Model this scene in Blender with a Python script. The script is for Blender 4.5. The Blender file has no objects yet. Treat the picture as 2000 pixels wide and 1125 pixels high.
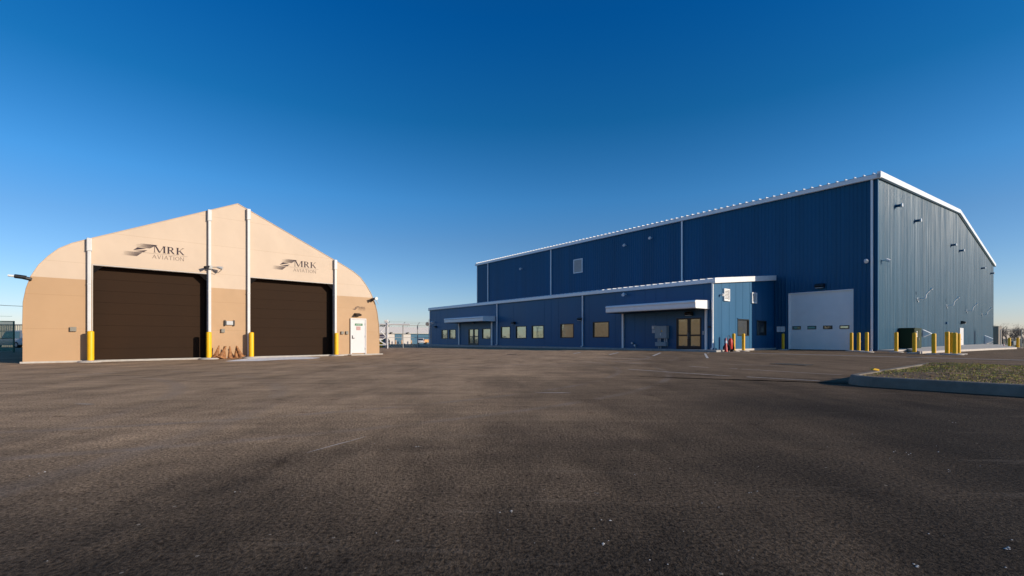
import bpy, bmesh, math, random
from mathutils import Vector, noise
R = math.radians
random.seed(7)
sc = bpy.context.scene
col = sc.collection

# ---------------------------------------------------------------- camera, sky, sun, exposure
FPX, HZ, HC = 900.0, 661.0, 1.0          # focal length in px of a 2000 px wide frame, horizon row, eye height
cd = bpy.data.cameras.new('camera'); cam = bpy.data.objects.new('camera', cd); col.objects.link(cam)
cam.location = (0, 0, HC); cam.rotation_euler = (R(90), 0, 0)
cd.sensor_width = 36; cd.lens = FPX / 2000 * 36; cd.shift_y = (HZ - 562.5) / 2000
cd.clip_start = 0.05; cd.clip_end = 6000
sc.camera = cam
SUN_EL = 16.7
SUN_AZ = (0.932, -0.363)
world = bpy.data.worlds.new('World'); sc.world = world; world.use_nodes = True
wn = world.node_tree.nodes; wl = world.node_tree.links
bg = wn['Background']; sky = wn.new('ShaderNodeTexSky')
sky.sky_type = 'NISHITA'; sky.sun_disc = False
sky.sun_elevation = R(SUN_EL); sky.sun_rotation = math.atan2(SUN_AZ[0], SUN_AZ[1])
sky.altitude = 200; sky.air_density = 1.0; sky.dust_density = 0.25; sky.ozone_density = 4.5
hs = wn.new('ShaderNodeHueSaturation'); hs.inputs['Saturation'].default_value = 1.12
gm = wn.new('ShaderNodeGamma'); gm.inputs[1].default_value = 1.0
wl.new(sky.outputs[0], hs.inputs['Color']); wl.new(hs.outputs[0], gm.inputs[0])
# air grading by true elevation: deeper overhead, paler and less green in the horizon air
tcw = wn.new('ShaderNodeTexCoord'); spw = wn.new('ShaderNodeSeparateXYZ'); wl.new(tcw.outputs['Generated'], spw.inputs[0])
rp = wn.new('ShaderNodeValToRGB'); wl.new(spw.outputs[2], rp.inputs[0])
rp.color_ramp.elements[0].position = 0.0; rp.color_ramp.elements[0].color = (1.0, 0.86, 1.0, 1)
rp.color_ramp.elements[1].position = 0.57; rp.color_ramp.elements[1].color = (0.02, 0.62, 0.93, 1)
for p_, c_ in ((0.09, (0.97, 0.88, 0.93)), (0.20, (0.80, 0.84, 0.89)), (0.28, (0.56, 0.90, 1.0)), (0.42, (0.14, 0.70, 0.86)), (0.64, (0.04, 0.62, 0.93)), (0.82, (0.9, 0.98, 1.0))):
    e_ = rp.color_ramp.elements.new(p_); e_.color = (*c_, 1)
mw = wn.new('ShaderNodeMix'); mw.data_type = 'RGBA'; mw.blend_type = 'MULTIPLY'; mw.inputs[0].default_value = 1.0
wl.new(gm.outputs[0], mw.inputs[6]); wl.new(rp.outputs[0], mw.inputs[7]); wl.new(mw.outputs[2], bg.inputs[0])
bg.inputs[1].default_value = 0.12
sl = bpy.data.lights.new('sun', 'SUN'); sl.energy = 3.9; sl.angle = R(0.5); sl.color = (1.0, 0.87, 0.70)
so = bpy.data.objects.new('sun', sl); col.objects.link(so)
ce = math.cos(R(SUN_EL)); sv = Vector((SUN_AZ[0] * ce, SUN_AZ[1] * ce, math.sin(R(SUN_EL))))
so.rotation_euler = sv.to_track_quat('Z', 'Y').to_euler(); so.location = sv * 60
sc.view_settings.view_transform = 'Standard'; sc.view_settings.look = 'None'
sc.view_settings.exposure = 0.3; sc.view_settings.gamma = 1.0
sc.render.engine = 'CYCLES'; sc.cycles.max_bounces = 6; sc.cycles.use_denoising = True

# ---------------------------------------------------------------- helpers
class Frame:                              # a vertical plane on the ground: x along, y inward, z up
    def __init__(s, ox, oy, ax, ay):
        n = math.hypot(ax, ay); s.o = (ox, oy); s.X = (ax / n, ay / n); s.Y = (-ay / n, ax / n)
        s.rot = math.atan2(ay, ax)
    def w(s, x, y): return (s.o[0] + x * s.X[0] + y * s.Y[0], s.o[1] + x * s.X[1] + y * s.Y[1])
    def xz(s, px, py, y=0.0):             # where a sight line of the survey photo meets the plane y = const
        k = (px - 1000) / FPX; o = s.w(0, y)
        x = (k * o[1] - o[0]) / (s.X[0] - k * s.X[1]); d = o[1] + x * s.X[1]
        return x, HC + (HZ - py) / FPX * d
def gp(px, py, z=0.0):
    d = (HC - z) * FPX / (py - HZ); return ((px - 1000) / FPX * d, d)

LF = Frame(28.52, 36.0, 0.8, -1.0)        # long wall of the blue hangar; x runs to -55 at the far left
GF = Frame(28.52, 36.0, 1.0, 0.8)         # gable wall
TF = Frame(-19.5, 18.4, 1.0, 0.91)        # front of the tan hangar

def gz(y):                                # the apron falls away gently far behind
    return 0.0 if y < 45 else -0.00715 * (min(y, 143) - 45)

def props(o, label=None, cat=None, group=None, kind=None):
    if label: o['label'] = label
    if cat: o['category'] = cat
    if group: o['group'] = group
    if kind: o['kind'] = kind
    return o
def thing(name, loc, rz=0.0, label=None, cat=None, group=None):
    o = bpy.data.objects.new(name, None); o.empty_display_size = 0.3; col.objects.link(o)
    o.location = loc; o.rotation_euler = (0, 0, rz)
    return props(o, label, cat, group)
def copy_tree(o, parent=None):
    c = o.copy(); col.objects.link(c); c.parent = parent
    for ch in list(o.children): copy_tree(ch, c)
    return c

class MB:
    def __init__(s): s.v = []; s.f = []; s.sm = []
    def add(s, vs, fs, smooth=False):
        b = len(s.v); s.v += [tuple(p) for p in vs]; s.f += [[b + i for i in f] for f in fs]; s.sm += [smooth] * len(fs); return s
    def box(s, x0, x1, y0, y1, z0, z1):
        return s.add([(x0,y0,z0),(x1,y0,z0),(x1,y1,z0),(x0,y1,z0),(x0,y0,z1),(x1,y0,z1),(x1,y1,z1),(x0,y1,z1)],
                     [(0,3,2,1),(4,5,6,7),(0,1,5,4),(1,2,6,5),(2,3,7,6),(3,0,4,7)])
    def prism(s, pts, y0, y1, ax='y'):    # outline (a, z) extruded along y (or x)
        n = len(pts)
        if ax == 'y': a = [(p[0], y0, p[1]) for p in pts]; b = [(p[0], y1, p[1]) for p in pts]
        elif ax == 'x': a = [(y0, p[0], p[1]) for p in pts]; b = [(y1, p[0], p[1]) for p in pts]
        else: a = [(p[0], p[1], y0) for p in pts]; b = [(p[0], p[1], y1) for p in pts]
        return s.add(a + b, [list(range(n)), list(range(2 * n - 1, n - 1, -1))] + [(i, i + n, (i + 1) % n + n, (i + 1) % n) for i in range(n)])
    def quad(s, a, b, c, d): return s.add([a, b, c, d], [(0, 1, 2, 3)])
    def tube(s, pts, r, n=8, caps=True, r1=None):
        pts = [Vector(p) for p in pts]; m = len(pts); vs = []
        up = None
        for i, p in enumerate(pts):
            d = (pts[min(i + 1, m - 1)] - pts[max(i - 1, 0)]).normalized()
            if up is None: up = Vector((0, 0, 1)) if abs(d.z) < 0.9 else Vector((1, 0, 0))
            a = d.cross(up).normalized(); b = a.cross(d).normalized(); up = b
            rr = r if r1 is None else r + (r1 - r) * i / (m - 1)
            for k in range(n):
                t = 2 * math.pi * k / n; vs.append(p + a * (rr * math.cos(t)) + b * (rr * math.sin(t)))
        fs = [(i * n + k, i * n + (k + 1) % n, (i + 1) * n + (k + 1) % n, (i + 1) * n + k) for i in range(m - 1) for k in range(n)]
        s.add(vs, fs, True)
        if caps: s.add(vs[:n], [list(range(n - 1, -1, -1))]); s.add(vs[-n:], [list(range(n))])
        return s
    def lathe(s, prof, c=(0, 0, 0), n=20):   # prof: (r, z)
        vs = [(c[0] + r * math.cos(2*math.pi*k/n), c[1] + r * math.sin(2*math.pi*k/n), c[2] + z) for r, z in prof for k in range(n)]
        fs = [(i*n + k, i*n + (k+1) % n, (i+1)*n + (k+1) % n, (i+1)*n + k) for i in range(len(prof)-1) for k in range(n)]
        s.add(vs, fs, True)
        if prof[0][0] > 1e-4: s.add(vs[:n], [list(range(n-1, -1, -1))])
        if prof[-1][0] > 1e-4: s.add(vs[-n:], [list(range(n))])
        return s
    def build(s, name, mat, parent=None, bevel=0, loc=None, rz=None):
        me = bpy.data.meshes.new(name); me.from_pydata(s.v, [], s.f); me.update()
        for p, k in zip(me.polygons, s.sm): p.use_smooth = k
        me.materials.append(mat)
        o = bpy.data.objects.new(name, me); col.objects.link(o)
        if parent: o.parent = parent
        if loc is not None: o.location = loc
        if rz is not None: o.rotation_euler = (0, 0, rz)
        if bevel:
            b = o.modifiers.new('bevel', 'BEVEL'); b.width = bevel; b.segments = 2; b.limit_method = 'ANGLE'; b.angle_limit = R(40)
        return o

def lin(c):                               # sRGB 0-255 to linear
    return tuple(((x / 255) / 12.92 if x <= 10 else ((x / 255 + 0.055) / 1.055) ** 2.4) for x in c)

def mat(name, c, rough=0.6, var=0.12, scale=3.0, stretch=(1, 1, 1), bump=0.0, bscale=20.0, metal=0.0, spec=0.5, c2=None, coat=0.0):
    m = bpy.data.materials.new(name); m.use_nodes = True; nt = m.node_tree; N = nt.nodes; K = nt.links
    p = N['Principled BSDF']; p.inputs['Roughness'].default_value = rough; p.inputs['Metallic'].default_value = metal
    p.inputs['Specular IOR Level'].default_value = spec; p.inputs['Coat Weight'].default_value = coat
    tc = N.new('ShaderNodeTexCoord'); mp = N.new('ShaderNodeMapping'); mp.inputs['Scale'].default_value = stretch
    K.new(tc.outputs['Object'], mp.inputs[0])
    n1 = N.new('ShaderNodeTexNoise'); n1.inputs['Scale'].default_value = scale; n1.inputs['Detail'].default_value = 6; n1.inputs['Roughness'].default_value = 0.6
    K.new(mp.outputs[0], n1.inputs['Vector'])
    mx = N.new('ShaderNodeMix'); mx.data_type = 'RGBA'
    a = tuple(x * (1 - var) for x in c[:3]); b = tuple(min(1, x * (1 + var)) for x in (c2 or c)[:3])
    mx.inputs[6].default_value = (*a, 1); mx.inputs[7].default_value = (*b, 1)
    mr = N.new('ShaderNodeMapRange'); mr.inputs[1].default_value = 0.3; mr.inputs[2].default_value = 0.7
    K.new(n1.outputs[0], mr.inputs[0]); K.new(mr.outputs[0], mx.inputs[0]); K.new(mx.outputs[2], p.inputs['Base Color'])
    rr = N.new('ShaderNodeMapRange'); rr.inputs[3].default_value = max(0, rough - 0.07); rr.inputs[4].default_value = min(1, rough + 0.07)
    K.new(n1.outputs[0], rr.inputs[0]); K.new(rr.outputs[0], p.inputs['Roughness'])
    if bump:
        n2 = N.new('ShaderNodeTexNoise'); n2.inputs['Scale'].default_value = bscale; n2.inputs['Detail'].default_value = 4
        K.new(mp.outputs[0], n2.inputs['Vector'])
        bp = N.new('ShaderNodeBump'); bp.inputs['Strength'].default_value = 1.0; bp.inputs['Distance'].default_value = bump
        K.new(n2.outputs[0], bp.inputs['Height']); K.new(bp.outputs[0], p.inputs['Normal'])
    return m

M = {}
M['blue_rib'] = mat('blue_ribbed_steel', (0.001, 0.086, 0.190), 0.45, 0.16, 0.6, (1, 1, 0.04), 0.012, 1.3, spec=.3)
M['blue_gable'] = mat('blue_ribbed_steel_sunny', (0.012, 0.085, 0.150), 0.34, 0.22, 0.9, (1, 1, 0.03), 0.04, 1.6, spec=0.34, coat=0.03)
M['blue_panel'] = mat('blue_flat_panel', (0.002, 0.094, 0.212), 0.45, 0.08, 0.5, (1, 1, 0.15), 0.004, 0.7)
M['white_metal'] = mat('white_painted_metal', (0.90, 0.89, 0.87), 0.35, 0.04, 2.0, spec=.8)
M['white_roof'] = mat('white_roof_steel', (0.72, 0.72, 0.72), 0.35, 0.05, 1.0, spec=0.6)
M['door_white'] = mat('white_sectional_door', (0.90, 0.89, 0.86), 0.5, 0.03, 1.5)
M['black'] = mat('black_metal', (0.012, 0.012, 0.014), 0.45, 0.2)
M['dark_bronze'] = mat('black_aluminium_frame', (0.010, 0.010, 0.011), 0.4, 0.2)
M['brown_door'] = mat('brown_roll_door', (0.030, 0.0155, 0.008), 0.75, 0.10, 0.6, (1, 1, 0.5), 0.002, 1.2, spec=0.12)
M['recess'] = mat('dark_door_lining', (0.008, 0.007, 0.007), 0.9, 0.2, spec=0.1)
M['post_white'] = mat('white_enamel_post', (0.62, 0.61, 0.59), 0.4, 0.06)
M['yellow'] = mat('yellow_bollard_sleeve', (0.86, 0.47, 0.006), 0.45, 0.07, 4.0, spec=0.4)
M['pad'] = mat('concrete_pad', (0.46, 0.42, 0.37), 0.9, 0.15, 5.0, bump=0.003, bscale=30)
M['concrete'] = mat('concrete', (0.40, 0.375, 0.34), 0.9, 0.16, 2.5, bump=0.004, bscale=25)
M['concrete_light'] = mat('new_concrete', (0.56, 0.50, 0.44), 0.9, 0.12, 1.5, bump=0.003, bscale=20)
M['rust_cone'] = mat('weathered_brown_cone', (0.22, 0.075, 0.022), 0.7, 0.5, 9.0, c2=(0.34, 0.15, 0.05))
M['red'] = mat('red_plastic', (0.62, 0.035, 0.02), 0.45, 0.1, 8)
M['grey_box'] = mat('grey_steel_cabinet', (0.30, 0.34, 0.35), 0.5, 0.06)
M['light_grey'] = mat('light_grey_metal', (0.50, 0.50, 0.49), 0.45, 0.08)
M['green_box'] = mat('green_transformer_paint', (0.014, 0.030, 0.010), 0.7, 0.1, 2, spec=.3)
M['man_door'] = mat('white_steel_door', (0.61, 0.60, 0.60), 0.5, 0.03)
M['green_sign'] = mat('green_sign_plate', (0.01, 0.16, 0.06), 0.5, 0.05)
M['notice'] = mat('faded_red_notice', (0.50, 0.30, 0.28), 0.7, 0.12, 14)
M['bark'] = mat('grey_brown_bark', (0.10, 0.08, 0.068), 0.9, 0.25, 2.0)
M['twig'] = mat('bare_twigs', (0.13, 0.105, 0.09), 0.9, 0.3, 0.3)
M['galv'] = mat('galvanised_steel', (0.33, 0.33, 0.32), 0.5, 0.1, metal=0.3)
M['far_white'] = mat('far_building_white', (0.60, 0.56, 0.52), 0.7, 0.05)
M['far_blue'] = mat('far_building_blue', (0.012, 0.11, 0.20), 0.6, 0.1)
M['tyre'] = mat('tyre_rubber', (0.015, 0.015, 0.015), 0.85, 0.2)
M['car_white'] = mat('white_car_paint', (0.72, 0.71, 0.70), 0.25, 0.03, coat=0.5)
M['car_dark'] = mat('dark_car_paint', (0.03, 0.03, 0.07), 0.25, 0.1, coat=0.5)
M['orange'] = mat('orange_paint', (0.66, 0.33, 0.10), 0.5, 0.1)
M['box_tan'] = mat('weathered_grey_box', (0.23, 0.21, 0.17), 0.6, 0.1)
M['cream'] = mat('cream_metal', (0.60, 0.58, 0.46), 0.6, 0.06)
M['tan_wall'] = mat('pale_taupe_panel', (0.30, 0.26, 0.225), 0.8, 0.1, 6)
M['lens'] = mat('pale_lamp_lens', (0.75, 0.75, 0.72), 0.3, 0.03)
M['soil'] = mat('brown_soil', (0.17, 0.095, 0.038), 0.95, 0.4, 5, bump=0.02, bscale=9)
M['line'] = mat('worn_white_paint', (0.52, 0.48, 0.43), 0.85, 0.35, 7.0)
M['salt'] = mat('white_powder', (0.80, 0.78, 0.76), 0.95, 0.1, 9)
M['stone'] = mat('white_chips', (0.55, 0.52, 0.48), 0.9, 0.2, 9)
M['grate'] = mat('cast_iron_grate', (0.018, 0.016, 0.015), 0.8, 0.2)
M['gutter'] = mat('concrete_gutter', (0.30, 0.262, 0.225), 0.9, 0.12, 1.5, bump=0.003, bscale=20)

def glass(name, tint, fac, rough=0.02):
    m = bpy.data.materials.new(name); m.use_nodes = True; N = m.node_tree.nodes; K = m.node_tree.links
    out = N['Material Output']; p = N['Principled BSDF']
    n1 = N.new('ShaderNodeTexNoise'); n1.inputs['Scale'].default_value = 1.3; n1.inputs['Detail'].default_value = 4
    tc = N.new('ShaderNodeTexCoord'); K.new(tc.outputs['Object'], n1.inputs['Vector'])
    mx = N.new('ShaderNodeMix'); mx.data_type = 'RGBA'; mx.inputs[6].default_value = (*[t * 0.2 for t in tint], 1); mx.inputs[7].default_value = (*[t * 1.9 for t in tint], 1)
    K.new(n1.outputs[0], mx.inputs[0]); K.new(mx.outputs[2], p.inputs['Base Color']); p.inputs['Roughness'].default_value = 0.5
    g = N.new('ShaderNodeBsdfGlossy'); g.inputs['Roughness'].default_value = rough; g.inputs['Color'].default_value = (0.72, 0.80, 0.66, 1)
    b = N.new('ShaderNodeBump'); b.inputs['Strength'].default_value = 0.6; b.inputs['Distance'].default_value = 0.01
    K.new(n1.outputs[0], b.inputs['Height']); K.new(b.outputs[0], g.inputs['Normal'])
    s = N.new('ShaderNodeMixShader'); s.inputs[0].default_value = fac
    K.new(p.outputs[0], s.inputs[1]); K.new(g.outputs[0], s.inputs[2]); K.new(s.outputs[0], out.inputs[0])
    return m
M['pane'] = glass('window_glass', (0.19, 0.185, 0.12), 0.36)
M['pane_dark'] = glass('dark_window_glass', (0.02, 0.022, 0.025), 0.22)

# tan membrane: sand below, cream above a horizontal weld, faint weld seams
def membrane():
    m = bpy.data.materials.new('tan_membrane'); m.use_nodes = True; N = m.node_tree.nodes; K = m.node_tree.links
    p = N['Principled BSDF']; p.inputs['Roughness'].default_value = 0.55; p.inputs['Specular IOR Level'].default_value = 0.3
    tc = N.new('ShaderNodeTexCoord'); sp = N.new('ShaderNodeSeparateXYZ'); K.new(tc.outputs['Object'], sp.inputs[0])
    st = N.new('ShaderNodeMath'); st.operation = 'GREATER_THAN'; st.inputs[1].default_value = 3.5; K.new(sp.outputs[2], st.inputs[0])
    n1 = N.new('ShaderNodeTexNoise'); n1.inputs['Scale'].default_value = 0.5; n1.inputs['Detail'].default_value = 5; K.new(tc.outputs['Object'], n1.inputs['Vector'])
    mx = N.new('ShaderNodeMix'); mx.data_type = 'RGBA'
    mx.inputs[6].default_value = (0.47, 0.295, 0.160, 1); mx.inputs[7].default_value = (0.60, 0.465, 0.345, 1); K.new(st.outputs[0], mx.inputs[0])
    # weld seams at regular heights
    md = N.new('ShaderNodeMath'); md.operation = 'PINGPONG'; md.inputs[1].default_value = 0.70; K.new(sp.outputs[2], md.inputs[0])
    lt = N.new('ShaderNodeMath'); lt.operation = 'LESS_THAN'; lt.inputs[1].default_value = 0.008; K.new(md.outputs[0], lt.inputs[0])
    mul = N.new('ShaderNodeMix'); mul.data_type = 'RGBA'; mul.blend_type = 'MULTIPLY'; mul.inputs[7].default_value = (0.86, 0.82, 0.76, 1)
    K.new(lt.outputs[0], mul.inputs[0]); K.new(mx.outputs[2], mul.inputs[6])
    v = N.new('ShaderNodeMix'); v.data_type = 'RGBA'; v.blend_type = 'MULTIPLY'; v.inputs[0].default_value = 1
    cr = N.new('ShaderNodeMapRange'); cr.inputs[1].default_value = 0.3; cr.inputs[2].default_value = 0.7; cr.inputs[3].default_value = 0.94; cr.inputs[4].default_value = 1.04
    K.new(n1.outputs[0], cr.inputs[0]); K.new(mul.outputs[2], v.inputs[6]); K.new(cr.outputs[0], v.inputs[7]); K.new(v.outputs[2], p.inputs['Base Color'])
    b = N.new('ShaderNodeBump'); b.inputs['Distance'].default_value = 0.03; n2 = N.new('ShaderNodeTexNoise'); n2.inputs['Scale'].default_value = 0.9
    K.new(tc.outputs['Object'], n2.inputs['Vector']); K.new(n2.outputs[0], b.inputs['Height']); K.new(b.outputs[0], p.inputs['Normal'])
    return m
M['membrane'] = membrane()

def asphalt():
    m = bpy.data.materials.new('asphalt'); m.use_nodes = True; N = m.node_tree.nodes; K = m.node_tree.links
    p = N['Principled BSDF']; p.inputs['Roughness'].default_value = 0.95; p.inputs['Specular IOR Level'].default_value = 0.06
    tc = N.new('ShaderNodeTexCoord')
    def noise(s, d=6, r=0.6, st=None):
        n = N.new('ShaderNodeTexNoise'); n.inputs['Scale'].default_value = s; n.inputs['Detail'].default_value = d; n.inputs['Roughness'].default_value = r
        if st:
            mp = N.new('ShaderNodeMapping'); mp.inputs['Scale'].default_value = st; mp.inputs['Rotation'].default_value = (0, 0, R(-38)); K.new(tc.outputs['Object'], mp.inputs[0]); K.new(mp.outputs[0], n.inputs['Vector'])
        else: K.new(tc.outputs['Object'], n.inputs['Vector'])
        return n
    def rng(src, a, b, c, d):
        r = N.new('ShaderNodeMapRange'); r.inputs[1].default_value = a; r.inputs[2].default_value = b; r.inputs[3].default_value = c; r.inputs[4].default_value = d
        K.new(src, r.inputs[0]); return r.outputs[0]
    def math2(op, a, b):
        x = N.new('ShaderNodeMath'); x.operation = op
        for i, q in enumerate((a, b)):
            if isinstance(q, (int, float)): x.inputs[i].default_value = q
            else: K.new(q, x.inputs[i])
        return x.outputs[0]
    strk = noise(1.6, 7, 0.7, (0.25, 1.6, 1)); spot = noise(2.3, 2, 0.5); big = noise(0.16, 4); mid = noise(0.9, 6, 0.65, (1.0, 0.45, 1)); fine = noise(95, 2, 0.6); agg = noise(42, 4, 0.7)
    mx = N.new('ShaderNodeMix'); mx.data_type = 'RGBA'
    mx.inputs[6].default_value = (0.022, 0.018, 0.0145, 1); mx.inputs[7].default_value = (0.070, 0.055, 0.042, 1)
    f = math2('ADD', rng(big.outputs[0], 0.3, 0.7, 0, 0.55), rng(mid.outputs[0], 0.3, 0.7, 0, 0.45))
    K.new(f, mx.inputs[0])
    # backscatter and vignette painted in: paler left and far, darker near the camera
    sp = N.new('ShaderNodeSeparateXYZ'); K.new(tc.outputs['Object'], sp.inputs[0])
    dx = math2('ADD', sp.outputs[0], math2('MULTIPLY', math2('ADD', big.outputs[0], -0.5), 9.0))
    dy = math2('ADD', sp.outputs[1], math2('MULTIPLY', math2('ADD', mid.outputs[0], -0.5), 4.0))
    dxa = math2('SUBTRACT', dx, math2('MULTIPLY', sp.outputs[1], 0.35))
    lit_mask = math2('MULTIPLY', rng(dxa, 2.2, -5.0, 0.03, 1.0), rng(dy, 1.5, 5.2, 0.04, 1.0))
    lit_mask = math2('MAXIMUM', lit_mask, rng(dy, 6.0, 13.0, 0.0, 0.46))
    d2 = N.new('ShaderNodeMix'); d2.data_type = 'RGBA'; K.new(math2('MULTIPLY', lit_mask, math2('MULTIPLY', rng(strk.outputs[0], 0.34, 0.66, 0.62, 1.0), rng(mid.outputs[0], 0.32, 0.68, 0.55, 1.15))), d2.inputs[0])
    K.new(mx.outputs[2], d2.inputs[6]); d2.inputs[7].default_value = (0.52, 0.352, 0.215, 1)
    # aggregate speckle
    s1 = N.new('ShaderNodeMix'); s1.data_type = 'RGBA'; s1.blend_type = 'MULTIPLY'; s1.inputs[0].default_value = 1
    K.new(d2.outputs[2], s1.inputs[6]); K.new(rng(agg.outputs[0], 0.36, 0.64, 0.40, 1.55), s1.inputs[7])
    vo = N.new('ShaderNodeTexVoronoi'); vo.inputs['Scale'].default_value = 9; K.new(tc.outputs['Object'], vo.inputs['Vector'])
    sep = N.new('ShaderNodeSeparateColor'); K.new(vo.outputs['Color'], sep.inputs[0])
    chip = math2('MULTIPLY', math2('LESS_THAN', vo.outputs['Distance'], 0.09), math2('GREATER_THAN', sep.outputs[0], 0.86))
    s2 = N.new('ShaderNodeMix'); s2.data_type = 'RGBA'; K.new(math2('MULTIPLY', chip, 0.7), s2.inputs[0]); K.new(s1.outputs[2], s2.inputs[6]); s2.inputs[7].default_value = (0.33, 0.28, 0.22, 1)
    pit = noise(26, 3, 0.55)
    s3 = N.new('ShaderNodeMix'); s3.data_type = 'RGBA'; s3.blend_type = 'MULTIPLY'; K.new(rng(pit.outputs[0], 0.60, 0.68, 0.0, 0.75), s3.inputs[0]); K.new(s2.outputs[2], s3.inputs[6]); s3.inputs[7].default_value = (0.25, 0.23, 0.22, 1); s2 = s3
    # turning tyre arcs and scuffs
    last = s2.outputs[2]
    for cx, cy, rad, w, st in [(-9, 17, 12.6, 0.12, 0.55), (-9, 17, 14.0, 0.12, 0.5), (-2, 27, 9.6, 0.16, 0.7), (-2, 27, 11.0, 0.15, 0.6), (-14, 4, 9.0, 0.2, 0.35), (-14, 4, 10.7, 0.2, 0.35)]:
        ax = math2('SUBTRACT', sp.outputs[0], cx); ay = math2('SUBTRACT', sp.outputs[1], cy)
        d = math2('SQRT', math2('ADD', math2('MULTIPLY', ax, ax), math2('MULTIPLY', ay, ay)), 0)
        e = math2('ABSOLUTE', math2('SUBTRACT', d, rad), 0)
        k = math2('MULTIPLY', rng(e, w, w * 0.3, 0, st), rng(mid.outputs[0], 0.4, 0.6, 0, 1))
        q = N.new('ShaderNodeMix'); q.data_type = 'RGBA'; K.new(k, q.inputs[0]); K.new(last, q.inputs[6]); q.inputs[7].default_value = (0.27, 0.22, 0.18, 1); last = q.outputs[2]
    q = N.new('ShaderNodeMix'); q.data_type = 'RGBA'; q.blend_type = 'MULTIPLY'; K.new(rng(spot.outputs[0], 0.66, 0.74, 0.0, 0.6), q.inputs[0]); K.new(last, q.inputs[6]); q.inputs[7].default_value = (0.5, 0.46, 0.44, 1); last = q.outputs[2]
    q = N.new('ShaderNodeMix'); q.data_type = 'RGBA'; K.new(rng(strk.outputs[0], 0.60, 0.72, 0.0, 0.30), q.inputs[0]); K.new(last, q.inputs[6]); q.inputs[7].default_value = (0.25, 0.20, 0.155, 1); last = q.outputs[2]
    K.new(last, p.inputs['Base Color'])
    h = math2('ADD', math2('MULTIPLY', fine.outputs[0], 0.35), math2('MULTIPLY', agg.outputs[0], 1.0))
    h = math2('ADD', h, math2('MULTIPLY', mid.outputs[0], 2.0))
    b = N.new('ShaderNodeBump'); b.inputs['Strength'].default_value = 1.0; b.inputs['Distance'].default_value = 0.016
    K.new(h, b.inputs['Height']); K.new(b.outputs[0], p.inputs['Normal'])
    return m
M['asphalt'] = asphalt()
M['field'] = mat('dry_winter_grass', (0.20, 0.145, 0.07), 0.95, 0.35, 0.15, bump=0.05, bscale=2, c2=(0.16, 0.15, 0.07))

# ---------------------------------------------------------------- ground
def sheet(name, mtl, x0, x1, ys, dz, step=None):
    b = MB()
    xs = [x0, x1] if not step else [x0 + (x1 - x0) * i / step for i in range(step + 1)]
    for i in range(len(ys) - 1):
        for j in range(len(xs) - 1):
            b.quad((xs[j], ys[i], gz(ys[i]) + dz), (xs[j+1], ys[i], gz(ys[i]) + dz), (xs[j+1], ys[i+1], gz(ys[i+1]) + dz), (xs[j], ys[i+1], gz(ys[i+1]) + dz))
    return props(b.build(name, mtl), kind='structure')
sheet('ground', M['field'], -3000, 3000, [-400, 45, 143, 4000], -0.02)
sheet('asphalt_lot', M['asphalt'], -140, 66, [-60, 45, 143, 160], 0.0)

# ---------------------------------------------------------------- blue hangar
D, LEN, EAVE, RIDGE = 70.9, 55.2, 13.75, 17.0
BH = thing('blue_hangar', (LF.o[0], LF.o[1], 0), LF.rot, 'tall blue ribbed steel hangar with white roof trim and white overhead door', 'building')
def ribs(b, a0, a1, top, bot, to3, pitch=0.3048, dep=0.035, seamevery=3):
    prof = []; a = a0; i = 0
    while a < a1 - 1e-6:
        for da, o in ((0, 0), (0.145, 0), (0.195, dep), (0.235, dep), (0.285, 0)):
            if a + da < a1: prof.append((a + da, o))
        a += pitch; i += 1
    prof.append((a1, 0))
    for (p, o), (q, r) in zip(prof, prof[1:]):
        b.quad(to3(p, o, bot(p)), to3(q, r, bot(q)), to3(q, r, top(q)), to3(p, o, top(p)))
DX0, DX1, DZ = -6.33, -1.53, 4.98
b = MB()
fL = lambda a, o, z: (a, -o, z)
ribs(b, -LEN, DX0, lambda a: EAVE - 0.1, lambda a: -0.6, fL)
ribs(b, DX0, DX1, lambda a: EAVE - 0.1, lambda a: DZ, fL)
ribs(b, DX1, 0.0, lambda a: EAVE - 0.1, lambda a: -0.3, fL)
b.build('wall', M['blue_rib'], BH)
b = MB()
rt = lambda a: EAVE - 0.1 + (RIDGE - EAVE) * (1 - abs(a - D / 2) / (D / 2))
fG = lambda a, o, z: (o, a, z)
for a0, a1 in ((0.0, D / 2), (D / 2, D)): ribs(b, a0, a1, rt, lambda a: -1.2, fG)
b.build('wall', M['blue_gable'], BH)['label'] = 'sunlit ribbed gable wall'
b = MB(); b.quad((-LEN, 0, -1), (-LEN, D, -1), (-LEN, D, EAVE - 0.1), (-LEN, 0, EAVE - 0.1)); b.add([(-LEN, 0, EAVE - .1), (-LEN, D, EAVE - .1), (-LEN, D / 2, RIDGE - .1)], [(0, 1, 2)])
b.quad((-LEN, D, -1), (0, D, -1), (0, D, EAVE - .1), (-LEN, D, EAVE - .1)); b.build('rear_wall', M['blue_rib'], BH)
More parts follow.
